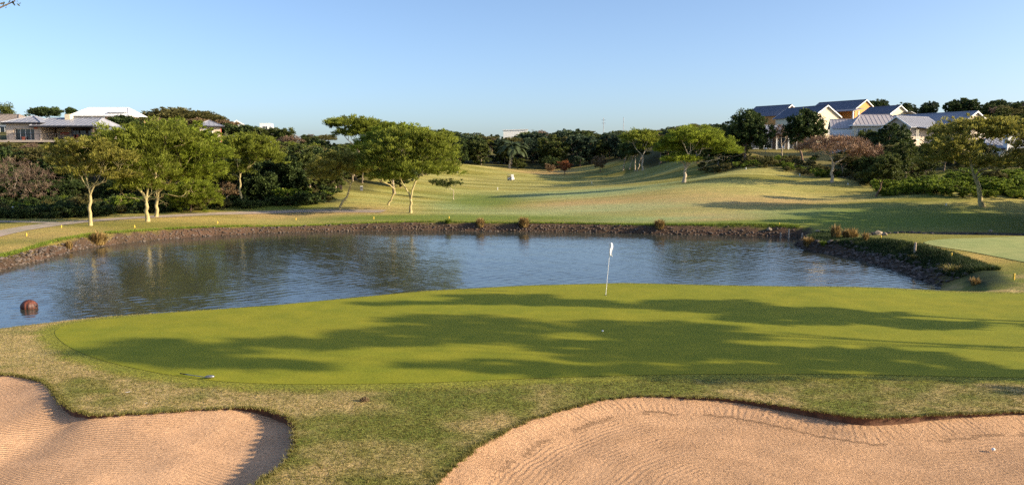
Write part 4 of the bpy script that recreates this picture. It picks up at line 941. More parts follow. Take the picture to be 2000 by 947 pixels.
# low pink-grey roofed cottage with white balcony
r_ = house('cottage', 'low cottage with pale pink-grey roof and white gable beside the cream gable', 1650, 275, 163, -14, 5); zz = r_.location.z
ze, za = at(1650, 249, 163).z - zz, at(1650, 234, 163).z - zz
w_ = MB(); gable_walls(w_, -2.4, 4.2, 0, 4.4, -3, ze, za, 'x'); w_.build('wall', M['white'], r_); gable_roof(r_, -2.4, 4.2, 0, 4.4, ze, za, M['pink_roof'], 'x', .35)
window(r_, 1.0, 1.6, ze - 1.5, ze - .3, -2.4, face='-x'); window(r_, 2.2, 2.8, ze - 1.5, ze - .3, -2.4, face='-x')
dk = MB(); dk.box(-3.0, 2.9, -2.0, -.05, 0.9, 1.1); dk.build('balcony_floor', M['white'], r_)
rl = MB(); rl.box(-3.0, 2.9, -2.0, -1.92, 2.0, 2.1); rl.box(-3.0, 2.9, -2.0, -1.92, 1.15, 1.22); rl.build('railing', M['white_paint'], r_)
bal = None
for k in range(22):
    x = -2.95 + k * .277
    if bal is None: b0 = MB(); b0.box(-.045, .045, -1.99, -1.93, 1.22, 2.0); bal = b0.build('baluster', M['white_paint'], r_); bal.location.x = x
    else: c = bal.copy(); C.objects.link(c); c.parent = r_; c.location.x = x
for x in (-2.9, 0, 2.8): m_ = MB(); m_.box(x - .1, x + .1, -1.85, -1.65, -3, .9); m_.build('balcony_post', M['white_paint'], r_)
# hipped roof house
r_ = house('hipped_house', 'pale walled house with light grey hipped roof above the dark round bush', 1718, 285, 160, -8, 6); zz = r_.location.z
ze, za = at(1718, 244, 160).z - zz, at(1718, 223, 160).z - zz
w_ = MB(); w_.box(-5.0, 4.6, 0, 6.4, -3, ze - .05); w_.build('wall', M['cream'], r_)
hip_roof(r_, -5.0, 4.6, 0, 6.4, ze, za, M['pink_roof'], .45, 2.4, fascia='white_paint')
for a, b_ in ((-4.4, -3.7), (-3.4, -2.7), (-2.4, -1.7), (-.4, .6), (1.6, 2.6)): window(r_, a, b_, ze - 2.0, ze - .7, 0)
# long grey roofed house on the right
r_, ze, za = gable_house('long house with slate grey seamed roofs and pale gable above the large sparse fever tree', 1902, 219, 241, 290, 150, 28, 8.5, 17, 'beige', 'grey_roof', 'long_house')
w_ = MB(); gable_walls(w_, -13.2, -6.2, 4.0, 9.4, -4, ze - .6, za - .95, 'x'); w_.build('wing_wall', M['beige'], r_)
gable_roof(r_, -13.2, -4.5, 4.0, 9.4, ze - .6, za - .95, M['grey_roof'], 'x', .45)
m_ = MB(); m_.slab([(-12, 1.6, ze - 1.0), (-4.4, 1.6, ze - 1.0), (-4.4, 3.9, ze - .7), (-12, 3.9, ze - .7)], .15); m_.build('veranda_roof', M['grey_roof'], r_)
m_ = MB(); m_.box(-6.1, -4.3, 3.6, 10, -4, ze - .3); m_.build('recess_wall', M['dark_wood'], r_)
window(r_, -11.5, -10.6, ze - 3.2, ze - 1.2, 4.0); window(r_, -2.6, -1.2, ze - 2.6, ze - 1.0, 0); window(r_, 1.0, 2.4, ze - 2.6, ze - 1.0, 0)
# dark veranda house below the blue roofs
r_ = house('veranda_house', 'shaded house with white veranda columns and low grey wall below the blue roofs', 1525, 298, 178, 4, 8); zz = r_.location.z
ze = at(1525, 262, 178).z - zz
w_ = MB(); w_.box(-8, 5, 0, 7, -2, ze - .05); w_.build('wall', M['interior'], r_); hip_roof(r_, -8.6, 5.4, -1.8, 7, ze, ze + 2.0, M['grey_roof'], .3)
for x in (-4.5, -1.7, 1.0, 3.6): m_ = MB(); m_.box(x - .13, x + .13, -1.7, -1.45, 0.6, ze - .05); m_.build('column', M['white_paint'], r_)
m_ = MB(); m_.box(-7.5, 5, -1.9, -1.75, -2, .55); m_.build('terrace_wall', M['stone_wall'], r_)
for a in (-6.8, -3.8, -.8, 1.9): window(r_, a, a + 1.7, .8, ze - .8, 0)
for k, (px, py, lab) in enumerate([(1495, 293, 'left white globe garden lamp by the veranda house'), (1528, 291, 'right white globe garden lamp by the veranda house')]):
    p = at(px, py, 168); z0 = hz(p.x, 168); e = empty('garden_lamp', (p.x, 168, z0), 0, lab, 'lamp')
    m_ = MB(); m_.tube((0, 0, -.3), (0, 0, p.z - z0), .05); m_.build('post', M['steel'], e)
    bm = bmesh.new(); bmesh.ops.create_icosphere(bm, subdivisions=2, radius=.32, matrix=Matrix.Translation((0, 0, p.z - z0 + .3))); me = bpy.data.meshes.new('globe'); bm.to_mesh(me); bm.free(); me.materials.append(M['white_paint']); obj('globe', me, e)
# bits of a pale house behind the right fever tree
r_ = house('garden_house', 'pale low house glimpsed behind the branches of the large sparse fever tree', 1985, 315, 125, 10, 6); zz = r_.location.z
ze = at(1985, 290, 125).z - zz
w_ = MB(); w_.box(-6, 7, 0, 6, -3, ze - .05); w_.build('wall', M['white'], r_); hip_roof(r_, -6, 7, 0, 6, ze, ze + 1.6, M['grey_roof'], .5)
m_ = MB(); m_.box(-2.6, -1.2, -.9, 0, ze - .6, ze + 2.2); m_.build('chimney', M['white'], r_)
for a in (-4.6, -1.2, 2.0): window(r_, a, a + 1.4, ze - 1.9, ze - .6, 0)
# left-hand modern house
r_ = house('hillside_house', 'beige single storey house with grey hipped roofs, chimney and shaded veranda on the left hill', 100, 274, 128, 0, 9); zz = r_.location.z
k_ = 128 / F_PX
def lx(px): return (px - 100) * k_
def lz(py): return at(100, py, 128).z - zz
w_ = MB(); a0, a1, wz = lx(14), lx(79), lz(241); wa, wb_, wt = lx(28), lx(68), lz(251.5)
w_.box(a0, wa, 0, 6, -3, wz); w_.box(wb_, a1, 0, 6, -3, wz); w_.box(wa, wb_, 0, 6, wt, wz); w_.box(wa, wb_, 0, 6, -3, -.01); w_.box(wa, wb_, 3, 6, -.01, wt); w_.build('wall', M['beige'], r_)
hip_roof(r_, a0, a1, 0, 6, wz + .1, lz(225), M['grey_roof'], .5)
window(r_, wa, wb_, 0, wt, .5, mull=3)
m_ = MB(); m_.box(lx(68.5), lx(75), -.04, -.003, wz - .9, wz - .05); m_.build('brick_band', M['red_wall'], r_)
pot = MB(); pot.tube((lx(46), .1, 0), (lx(46), .1, .55), .2, .3); pot.build('planter', M['red_wall'], r_)
b0_, b1_ = lx(80), lx(181); vz = lz(248)
w_ = MB(); w_.box(b0_, b1_, 4.2, 8, -3, vz); w_.box(b1_ - .2, b1_, .1, 4.2, -3, vz); w_.build('veranda_wall', M['interior'], r_)
m_ = MB(); m_.box(lx(84), lx(112), 4.05, 4.19, 0, vz - .1); m_.build('inner_wall', M['stone_wall'], r_)
m_ = MB(); m_.box(lx(91), lx(109), 3.98, 4.04, lz(262), lz(257)); m_.build('picture', M['red_wall'], r_)
for a, b_ in ((115, 128), (129, 142), (145, 160), (162, 178)): window(r_, lx(a), lx(b_), 0, vz - .4, 4.2, 'dark_trim')
hip_roof(r_, lx(70), lx(186), -.9, 9.5, vz + .12, lz(228.5), M['grey_roof'], .25, (0.05, 1.2))
for px in (81, 143, 179): m_ = MB(); m_.box(lx(px) - .1, lx(px) + .1, -.2, 0, 0, vz); m_.build('column', M['beige' if px == 81 else 'dark_trim'], r_)
m_ = MB(); m_.box(lx(107), lx(117.5), 3.2, 4.2, vz, lz(221)); m_.build('chimney', M['cream'], r_)
w_ = MB(); w_.box(b1_ + .01, lx(213), 1.2, 8, -3, lz(252)); w_.build('end_wall', M['stone_wall'], r_)
m_ = MB(); m_.slab([(lx(181) + .3, .4, lz(250)), (lx(217), .6, lz(253)), (lx(212), 8.5, lz(246)), (lx(181) + .3, 8.5, lz(241))], .15); m_.build('side_roof', M['grey_roof'], r_)
m_ = MB(); m_.box(lx(14), lx(182), -1.8, -.02, -.35, -.02); m_.build('deck', M['beige'], r_)
m_ = MB(); m_.box(lx(14), lx(182), -1.75, -1.72, .95, 1.0); m_.build('railing', M['dark_trim'], r_)
po = None
for k in range(12):
    x = lx(15) + k * (lx(181) - lx(15)) / 11
    if po is None: b0 = MB(); b0.box(-.02, .02, -1.76, -1.71, -.05, .95); po = b0.build('railing_post', M['dark_trim'], r_); po.location.x = x
    else: c = po.copy(); C.objects.link(c); c.parent = r_; c.location.x = x
for px in (133, 137, 167): m_ = MB(); X = lx(px); m_.box(X - .3, X + .3, 1.4, 2.0, .35, .45); m_.box(X - .3, X + .3, 1.9, 2.0, .45, .95); m_.box(X - .28, X - .22, 1.45, 1.5, 0, .35); m_.box(X + .22, X + .28, 1.45, 1.5, 0, .35); m_.build('veranda_chair', M['red_wall'], r_)
# white roofed house
r_ = house('white_roofed_house', 'house with large bright white hipped roof and brick wall on the left skyline', 195, 252, 172, 0, 8); zz = r_.location.z; k2 = 172 / F_PX
ze, za = at(195, 226, 172).z - zz, at(195, 208.5, 172).z - zz
w_ = MB(); w_.box(-5.6, 6.2, 0, 8, -3, ze - .05); w_.build('wall', M['brick'], r_)
rf = hip_roof(r_, -5.9, 6.2, 0, 8, ze, za, M['white_roof'], .4, 2.2, fascia='white_paint')
m_ = MB(); c = (227 - 195) * k2
m_.add([(c, 2.2, za - .05), (c, 4.2, za - .05), (c - 2.1, .3, ze + .7), (c + 2.1, .3, ze + .7), (c - 2.4, 4, ze + .3), (c + 2.4, 4, ze + .3)], [(0, 2, 3), (0, 1, 4, 2), (0, 3, 5, 1), (2, 4, 5, 3)]); m_.build('dormer_roof', M['white_roof'], rf)
for x in (-1.4, 1.2, 3.8): m_ = MB(); m_.box(x - .1, x + .1, -.3, -.12, -2, ze - .1); m_.build('column', M['white_paint'], r_)
window(r_, -4, -2.4, ze - 2, ze - .5, 0); window(r_, 4.4, 5.8, ze - 2, ze - .5, 0)
# brown roof at the far left, pavilion, small white houses
r_ = house('brown_roofed_house', 'low brown roofed house cut by the left edge', -10, 270, 142, 0, 7); zz = r_.location.z
ze, za = at(-10, 240, 142).z - zz, at(-10, 222, 142).z - zz
w_ = MB(); w_.box(-8, 4.2, 0, 7, -3, ze - .05); w_.build('wall', M['white'], r_); hip_roof(r_, -8, 4.2, 0, 7, ze, za, M['brown_roof'], .4, 2.2, fascia='white_paint'); window(r_, 1, 2.8, ze - 2, ze - .6, 0)
r_ = house('pavilion', 'small grey pyramid roofed pavilion with a red right wall on the left ridge', 411, 268, 158, 22, 4); zz = r_.location.z
ze, za = at(411, 246.5, 158).z - zz, at(411, 235, 158).z - zz
w_ = MB(); w_.box(-2.3, 1.9, 0, 4.0, -3, ze - .05); w_.build('wall', M['beige'], r_); w_ = MB(); w_.box(1.905, 2.1, .2, 3.8, -3, ze - .06); w_.build('side_wall', M['red_wall'], r_)
hip_roof(r_, -2.4, 2.2, -.2, 4.2, ze, za, M['grey_roof'], .45); window(r_, -1.2, .4, ze - 1.8, ze - .6, 0)
gable_house('tiny white gabled house peeping over the left ridge', 463, 236.5, 243, 262, 190, 20, 2.8, 6, 'white', 'white_roof', wins=[(-.5, .5, 1.2, 2.2)])
r_ = house('white_block_house', 'plain white flat roofed block on the left ridge above the bushes', 519, 262, 190, 10, 3); zz = r_.location.z
w_ = MB(); w_.box(-1.3, 1.3, 0, 4, -3, at(519, 241, 190).z - zz); w_.build('wall', M['white'], r_); m_ = MB(); m_.slab([(1.3, -.2, at(519, 247, 190).z - zz), (3.0, -.2, at(519, 255, 190).z - zz), (3.0, 4, at(519, 255, 190).z - zz), (1.3, 4, at(519, 247, 190).z - zz)], .2); m_.build('roof', M['white_roof'], r_)
m_ = MB(); m_.box(1.305, 2.6, 0, 3.8, -3, at(519, 256, 190).z - zz); m_.build('low_wall', M['white'], r_); window(r_, -.7, .5, 1.2, 1.9, 0)
r_ = house('warehouse', 'long pale flat building on the far horizon above the palm', 1009, 262, 540, 0, 14); zz = r_.location.z
w_ = MB(); w_.box(-9, 7.5, 0, 12, -8, at(1009, 254, 540).z - zz); w_.build('wall', M['white'], r_); m_ = MB(); m_.slab([(-9.5, -.5, at(1009, 254, 540).z - zz), (8, -.5, at(1009, 252.5, 540).z - zz), (8, 12.5, at(1009, 252.5, 540).z - zz), (-9.5, 12.5, at(1009, 254, 540).z - zz)], .4); m_.build('roof', M['white_roof'], r_)
for px, t, cr, lab in ((1179, 230, 1, 'grey antenna mast with crossbars on the far skyline'), (1218, 229, 0, 'plain thin mast right of the crossbar mast on the far skyline')):
    p = at(px, t, 520); z0 = hz(p.x, 520); e = empty('mast', (p.x, 520, z0), 0, lab, 'mast'); m_ = MB(); m_.tube((0, 0, -1), (0, 0, p.z - z0), .22, .16, 6); m_.build('pole', M['steel'], e)
    if cr:
        for q_ in (235, 241): z1 = at(px, q_, 520).z - z0; m_ = MB(); m_.box(-1.3, 1.3, -.1, .1, z1 - .12, z1 + .12); m_.build('crossbar', M['steel'], e)

# ------------------------------------------------------------------ fill the hillsides
gapL = lambda px, Y: False
capL = [(-300, 282), (0, 276), (40, 277), (200, 279), (215, 262), (420, 258), (440, 262), (640, 290)]
wood('on the slope below the left hillside house', 60, (-260, 420), (96, 121), [('dense', 5), ('mid', 3), ('olive', 2), ('bare', 2)], (3.2, 6), capL, 0.5, seed=3)
wood('just under the deck of the left hillside house', 40, (-260, 330), (116, 125.5), [('dense', 3), ('scrub', 3), ('mid', 2)], (2, 4), [(-300, 272), (30, 273), (40, 277), (200, 277), (330, 262)], 0.45, seed=31)
wood('behind the path below the left hillside house', 26, (-200, 340), (91, 99), [('dense', 4), ('mid', 1), ('scrub', 2)], (2.4, 4.0), [(-300, 345), (600, 345)], 0.5, seed=4)
wood('in the thicket between path and left ridge', 60, (400, 660), (100, 150), [('dense', 5), ('mid', 4), ('olive', 3), ('fever', 1)], (4, 7.5), [(380, 275), (440, 280), (560, 275), (660, 268)], 0.5, seed=5)
wood('on the left ridge skyline', 46, (-150, 640), (150, 230), [('mid', 3), ('dense', 4), ('olive', 3), ('bare', 2)], (4, 8), [(-200, 225), (0, 216), (40, 222), (135, 226), (140, 232), (255, 232), (270, 222), (430, 236), (440, 246), (540, 256), (580, 250), (640, 260)], 0.5, seed=6, avoid=lambda px, Y: Y < 185 and 120 < px < 265 or (Y < 200 and (375 < px < 430 or 440 < px < 540)) and Y < 195)
wood('below the left skyline fever tree', 40, (640, 900), (125, 200), [('dense', 4), ('mid', 3), ('olive', 3), ('fever', 2)], (4, 8), [(620, 285), (700, 275), (800, 290), (860, 322), (900, 345)], 0.5, seed=7, avoid=lambda px, Y: px > 800 and Y < 150 + (px - 800) * 1.1)
farcap = [(800, 262), (860, 250), (900, 256), (960, 262), (1035, 256), (1060, 252), (1130, 250), (1170, 256), (1290, 250), (1330, 242), (1400, 240)]
wood('in the far treeline beyond the fairway', 95, (820, 1330), (322, 420), [('dense', 4), ('blue', 4), ('mid', 4), ('olive', 4), ('bare', 1), ('fever', 1)], (10, 18), farcap, 0.42, seed=8, avoid=lambda px, Y: 965 < px < 1045 and Y < 345)
wood('on the far ridge beyond the fairway', 95, (820, 1420), (430, 600), [('dense', 5), ('blue', 6), ('olive', 2), ('bare', 2), ('mid', 2)], (11, 20), farcap, 0.42, seed=9, avoid=lambda px, Y: 980 < px < 1035 and Y < 545)  # mostly blue-leaved trees, tinting the far ridge in place of haze
wood('left of the far fairway end', 22, (800, 900), (230, 330), [('dense', 5), ('mid', 3), ('olive', 2)], (8, 13), [(800, 262), (905, 262)], 0.45, seed=10, avoid=lambda px, Y: px > 860 and Y < 290)
wood('behind the lone fairway crest tree', 46, (1200, 1420), (215, 330), [('dense', 4), ('blue', 3), ('olive', 3), ('fever', 2)], (8, 13), [(1150, 290), (1220, 268), (1290, 252), (1340, 240), (1420, 240)], 0.45, seed=11, avoid=lambda px, Y: Y < 330 - (px - 1150) * 0.62)
wood('between the crest tree and the veranda house', 26, (1330, 1470), (152, 205), [('dense', 5), ('mid', 2), ('olive', 2), ('scrub', 2)], (4, 9), [(1300, 285), (1360, 250), (1400, 238), (1440, 232), (1470, 235)], 0.45, seed=12)
wood('on the right skyline behind the roofs', 34, (1690, 2150), (236, 300), [('dense', 7), ('blue', 3), ('mid', 2), ('bare', 1)], (8, 14), [(1680, 192), (1720, 190), (1760, 194), (1790, 208), (1800, 196), (1860, 186), (1900, 190), (1990, 190), (2150, 200)], 0.4, seed=13)
wood('just behind the long grey roofed house', 16, (1780, 2150), (172, 215), [('bare', 2), ('olive', 3), ('mid', 3)], (5, 9), [(1780, 225), (1840, 224), (1900, 212), (1960, 200), (2150, 205)], 0.45, seed=14)
wood('on the slope below the right-hand houses', 60, (1640, 2150), (108, 142), [('dense', 4), ('mid', 3), ('scrub', 4), ('olive', 2)], (3, 7), [(1640, 290), (1700, 296), (1760, 272), (1830, 262), (1900, 270), (2000, 280), (2150, 270)], 0.5, seed=15, avoid=lambda px, Y: Y < 113 and px > 1780)
wood('in the green bank below the right-hand slope', 120, (1715, 2150), (88, 104), [('shrub', 9), ('scrub', 1)], (1, 2), None, 0.38, seed=16, avoid=lambda px, Y: Y < np.interp(px, [1700, 1800, 1920, 2150], [97, 91, 88, 88]))
wood('along the shaded edge above the right fairway', 70, (1370, 1760), (112, 160), [('shrub', 5), ('scrub', 6)], (1, 2), None, 0.5, seed=17, avoid=lambda px, Y: not (np.interp(px, [1370, 1450, 1600, 1700, 1760], [152, 143, 124, 112, 108]) < Y < np.interp(px, [1370, 1450, 1600, 1700, 1760], [163, 156, 136, 124, 118])))
wood('in the garden beds before the veranda house', 18, (1400, 1600), (150, 168), [('scrub', 3), ('shrub', 2)], (1, 2), [(1300, 300), (1700, 300)], 0.5, seed=18)
PATH_Y = [ground_at(a, b_).y for a, b_ in ((-200, 428), (0, 427), (110, 428), (170, 424), (260, 419), (400, 412), (520, 409), (600, 405), (660, 396))]
pathY = lambda px: float(np.interp(px, [-200, 0, 110, 170, 260, 400, 520, 600, 660], PATH_Y))
wood('along the shady side of the cart path', 230, (-150, 650), (75, 104), [('fern', 7), ('scrub', 2), ('shrub', 1)], (0.5, 1.8), None, 0.34, seed=19, avoid=lambda px, Y: Y < pathY(px) + .5 or Y > pathY(px) + 15)
wood('on the hillside beyond the left edge', 70, (-900, -150), (92, 230), [('dense', 5), ('mid', 3), ('olive', 3)], (4, 8), None, 0.5, seed=41, avoid=lambda px, Y: 135 < Y < 160 and px > -200)
# trees outside the frame to the right: they cast the long shadows over green and fairway
wood('off to the right beyond the fairway ditch', 20, (2110, 2900), (58, 80), [('fever', 4), ('dense', 5)], (8, 12), None, 0.6, seed=21)
big = lambda seed, spread: tree_meshes(seed, (0, 0, 0), (0.2, 0, 3.0), spread, 210, 55, 0.34, 0.3, M['fever_bark'], M['fever_leaf'], clump=(0.85, 0.3))
def shade_tree(x, y, seed, spread, label, nt=190, per=60):
    ms = tree_meshes(seed, (0, 0, 0), (0.2, 0, 4.0), spread, int(nt * 1.35), int(per * .8), 0.30, 0.24, M['fever_bark'], M['fever_leaf'], clump=(0.55, 0.2), low=-1)
    plant_tree('fever_tree', (x, y, hz(x, y)), ms, label=label)
def layers(seed, env, n):
    """flat foliage layers along an envelope of (height, x, y, rx, ry)"""
    R = random.Random(seed); H, X, Y_, RX, RY = zip(*env); out = []
    for k in range(n):
        h = H[0] + (H[-1] - H[0]) * (k + R.random()) / n; f = lambda a: float(np.interp(h, H, a))
        out.append((f(X) + R.uniform(-1, 1) * f(RX) * .6, f(Y_) + R.uniform(-1, 1) * f(RY) * .8, h, f(RX) * R.uniform(.5, .9), f(RY) * R.uniform(.16, .32), R.uniform(.25, .6)))
    return out
shade_tree(33, 23, 301, layers(1, [(5.4, 0, 0, 1.6, .8), (8, 0, 0, 3, 1.8), (11, 0, 0, 3.4, 2.2), (13.6, 0, .3, 2.6, 1.6)], 22), 'tall fever tree out of frame on the right, level with the flag', 300, 52)
shade_tree(30.3, 15.85, 302, layers(2, [(5.4, 0, -.1, 1.6, 1.1), (8.6, 0, .2, 3.2, 2.4), (12, 0, .2, 3.4, 3.4), (14, 0, -1, 3, 2.6), (16, 0, -2, 2.2, 1.6)], 34), 'tallest fever tree out of frame on the right, beside the bunkers', 420, 52)
shade_tree(38, 17.8, 303, [(0, 0, 12.5, 2.4, 1.6, .8), (0, 0, 14.8, 2, 1.6, .6)], 'fever tree out of frame behind the two nearer shade trees', 110)
# tree at the left of the viewer whose twig tips reach into the top left corner
p1, p2 = at(22, -6, 13), at(-2, 6, 13)
tw = [tuple(at(24, -14, 13)), tuple(at(30, 2, 13)), tuple(at(8, 7, 12.8)), tuple(at(-20, 5, 13)), tuple(at(-60, -10, 13.2)), tuple(at(-120, -60, 13)), tuple(at(-200, -120, 12.5))]
bx, by = -14.5, 11.5; bz = hz(bx, by); T = np.array(tw) - np.array([bx, by, bz])
R = np.random.default_rng(77); sk_ = skeleton(R, (0, 0, 0), (0.2, 0.1, 4.5), T, 0.2, wob=0.05)
V, F = tubes_np(sk_, lambda r: 8 if r > .06 else 4); root = empty('overhanging_tree', (bx, by, bz), 0, 'tree off to the left whose thin twig tips hang into the top left corner', 'tree')
obj('trunk', mesh_np('trunk', V, F, M['grey_bark'], True), root)
V, F, ti, cl = leaves_np(R, T, np.full((len(T), 3), .10), 10, 0.07, 2.5); obj('crown', mesh_np('crown', V, F, M['mid_leaf'], False, {'tint': ti, 'clump': cl}), root)

# ------------------------------------------------------------------ stones along the banks
def stone_mesh(seed):
    R = random.Random(seed); bm = bmesh.new(); bmesh.ops.create_icosphere(bm, subdivisions=1, radius=0.5)
    for v in bm.verts:
        v.co *= R.uniform(0.75, 1.15); v.co.z *= 0.7
    for a in range(4):
        n_ = Vector((R.uniform(-1, 1), R.uniform(-1, 1), R.uniform(-.6, 1))).normalized(); d = R.uniform(.28, .4)
        for v in bm.verts:
            e = v.co.dot(n_) - d
            if e > 0: v.co -= n_ * e
    me = bpy.data.meshes.new('stone'); bm.to_mesh(me); bm.free(); me.materials.append(M['stone']); return me
smesh = [stone_mesh(s) for s in range(8)]
def along(P, step):
    out = []
    for i in range(len(P) - 1):
        a, b_ = np.array(P[i]), np.array(P[i + 1]); L = np.hypot(*(b_ - a)); t = (b_ - a) / L; nrm = np.array([-t[1], t[0]])
        for k in range(max(1, int(L / step))): out.append((a + t * (k + .5) * L / max(1, int(L / step)), nrm))
    return out
def bank_stones(label, P, width, step, size, seed, nind, off=0.0, zlow=-1.15):
    R = random.Random(seed); spots = []
    for p, nrm in along(P, step):
        w = -0.05
        while w < width:
            q_ = p + nrm * (off + w + R.uniform(-.1, .1)) + np.array([R.uniform(-.12, .12), R.uniform(-.12, .12)]); s = size * R.uniform(.6, 1.0) ** 1.2 * R.uniform(.8, 1.7) * (1.0 if p[1] < 58 else .8)
            spots.append((q_[0], q_[1], s)); w += size * R.uniform(.6, .95)
    z = height(np.array([a[0] for a in spots]), np.array([a[1] for a in spots]))
    spots = [(x, y, max(zz_, WATER - .05), s) for (x, y, s), zz_ in zip(spots, z)]
    spots.sort(key=lambda a: -a[3] / a[1])
    root = empty('stone_bank', (spots[0][0], spots[0][1], 0), 0, label, 'stone bank'); root.location = (0, 0, 0)
    for x, y, z_, s in spots[:nind]:
        o = bpy.data.objects.new('stone', R.choice(smesh)); C.objects.link(o); o.parent = root
        o.location = (x, y, z_ + s * .12); o.rotation_euler = (R.uniform(-.5, .5), R.uniform(-.5, .5), R.uniform(0, 6.28)); o.scale = (s * R.uniform(.9, 1.5), s * R.uniform(.8, 1.1), s * R.uniform(.7, 1.0))
    VV, FF, n0 = [], [], 0; base = [(np.array([v.co for v in m_.vertices]), np.array([p_.vertices for p_ in m_.polygons])) for m_ in smesh]
    for x, y, z_, s in spots[nind:]:
        v, f = R.choice(base); a = R.uniform(0, 6.28); c_, s_ = math.cos(a), math.sin(a)
        w = v * np.array([s * R.uniform(.9, 1.5), s, s * R.uniform(.7, 1)]); w = np.stack([w[:, 0] * c_ - w[:, 1] * s_, w[:, 0] * s_ + w[:, 1] * c_, w[:, 2]], 1) + np.array([x, y, z_ + s * .1])
        VV.append(w); FF.append(f + n0); n0 += len(w)
    if VV: tag(obj('stone_pile', mesh_np('stone_pile', np.concatenate(VV), np.concatenate(FF), M['stone']), root), kind='stuff')
sh = [tuple(p) for p in shore[:19]]
rev = sh[::-1]   # travel so that the left normal points to land
def outward(P):
    a = np.array(P[1]) - np.array(P[0]); m_ = (np.array(P[0]) + np.array(P[1])) / 2; nrm = np.array([-a[1], a[0]]); nrm /= np.hypot(*nrm); q_ = m_ + nrm * .5
    return P if shore_sd(np.array([q_[0]]), np.array([q_[1]]))[0] > 0 else P[::-1]
bank_stones('band of grey-brown rocks edging the left and far shore of the pond', outward(sh), 0.56, 0.28, 0.25, 5, 290)
rb = [tuple(p) for p in shore[19:27]]
bank_stones('dark rocky bank falling to the pond from the right-hand green', outward(rb), 1.5, 0.34, 0.28, 6, 150)
dt = [(x, 61.0) for x in np.arange(27, 64, 1.0)]
bank_stones('dark stone step along the shaded ditch behind the right-hand green', dt, 0.9, 0.38, 0.34, 8, 90, off=-.45)
for k, (px, py, s, lab) in enumerate([(1713, 459, .75, 'pale boulder at the left end of the shaded ditch'), (1727, 460, .55, 'smaller pale boulder right of the big pale one by the ditch'), (1597, 455, .6, 'pale rock among the reeds on the stony point'), (1502, 452, .6, 'pale rock on the far bank left of the wooden stakes'), (1935, 453, .4, 'small pale rock on the shaded ditch wall')]):
    g = ground_at(px, py); o = obj('boulder', smesh[k].copy(), None, (g.x, g.y, g.z + s * .15)); o.data.materials[0] = M['grey_bark']; o.scale = (s * 1.1, s, s); o.rotation_euler = (0, 0, k); tag(o, lab, 'rock')

# ------------------------------------------------------------------ reeds
def reed(px, py, H, Wd, label, seed, n=300, mat='reed_leaf', Y=None):
    R = np.random.default_rng(seed); g = ground_at(px, py) if Y is None else Vector((*on_plane(px, py, WATER + .2), WATER + .1))
    a = R.uniform(0, 6.28, n); r = Wd * .22 * np.sqrt(R.random(n)); b_ = np.stack([r * np.cos(a), r * np.sin(a), np.full(n, -.05)], 1)
    aa = a + R.normal(0, .6, n); lean = R.uniform(.05, 1.0, n) ** 1.3 * Wd * .42; hh = H * R.uniform(.55, 1.05, n) * (1 - .35 * (lean / (Wd * .42)) ** 2)
    mid = b_ + np.stack([np.cos(aa) * lean * .4, np.sin(aa) * lean * .4, hh * .75], 1); tip = b_ + np.stack([np.cos(aa) * lean, np.sin(aa) * lean, hh * R.uniform(.75, 1.05, n)], 1)
    w = np.stack([-np.sin(aa), np.cos(aa), np.zeros(n)], 1) * (0.016 * H / 1.0 + .008)
    V = np.stack([b_ - w, b_ + w, mid + w * .8, mid - w * .8, tip], 1).reshape(-1, 3); i = np.arange(n) * 5
    me = mesh_np('reed_tuft', V, [np.stack([i, i + 1, i + 2, i + 3], 1), np.stack([i + 3, i + 2, i + 4], 1)], M[mat], False, {'tint': np.repeat(R.random(n), 5), 'clump': np.repeat(R.random(n), 5)})
    return tag(obj('reed_tuft', me, None, g), label, 'reeds')
for a in [(193, 478, 1.15, 1.9, 'large golden reed clump on the left stone bank', 1, 600), (135, 486, .7, .8, 'small golden reed clump left of the large one', 2, 250), (938, 446, .95, 1.4, 'brown reed clump on the far bank, left of the middle one', 3, 400),
          (1023, 446, 1.05, 1.7, 'brown reed clump in the middle of the far bank', 4, 450), (1288, 449, 1.0, 1.6, 'brown reed clump on the right part of the far bank', 5, 450), (1632, 467, 1.3, 1.2, 'upright yellow-green reeds on the stony point', 6, 300),
          (1660, 468, 1.0, 1.9, 'drooping straw coloured reed clump on the stony point', 7, 500), (1580, 480, .8, 1.5, 'reddish brown reeds at the tip of the stony point', 8, 350), (1690, 470, .8, .9, 'thin dry reeds at the right end of the stony point', 9, 120)]:
    reed(*a[:6], n=a[6])
reed(1610, 478, .4, 1.0, 'low green plant at the tip of the stony point', 11, 300, 'shrub_leaf')
reed(1860, 532, .55, 1.6, 'grass tuft on the dark right-hand bank', 12, 250, 'grass_leaf'); reed(1905, 556, .5, .8, 'pale grass tuft at the near end of the dark right-hand bank', 13, 120, 'reed_leaf')
reed(1788, 505, .35, 1.0, 'small grass tuft below the right-hand green edge', 14, 160, 'grass_leaf'); reed(875, 436, .5, 1.0, 'small green tuft on the lawn edge of the far bank', 15, 250, 'shrub_leaf')

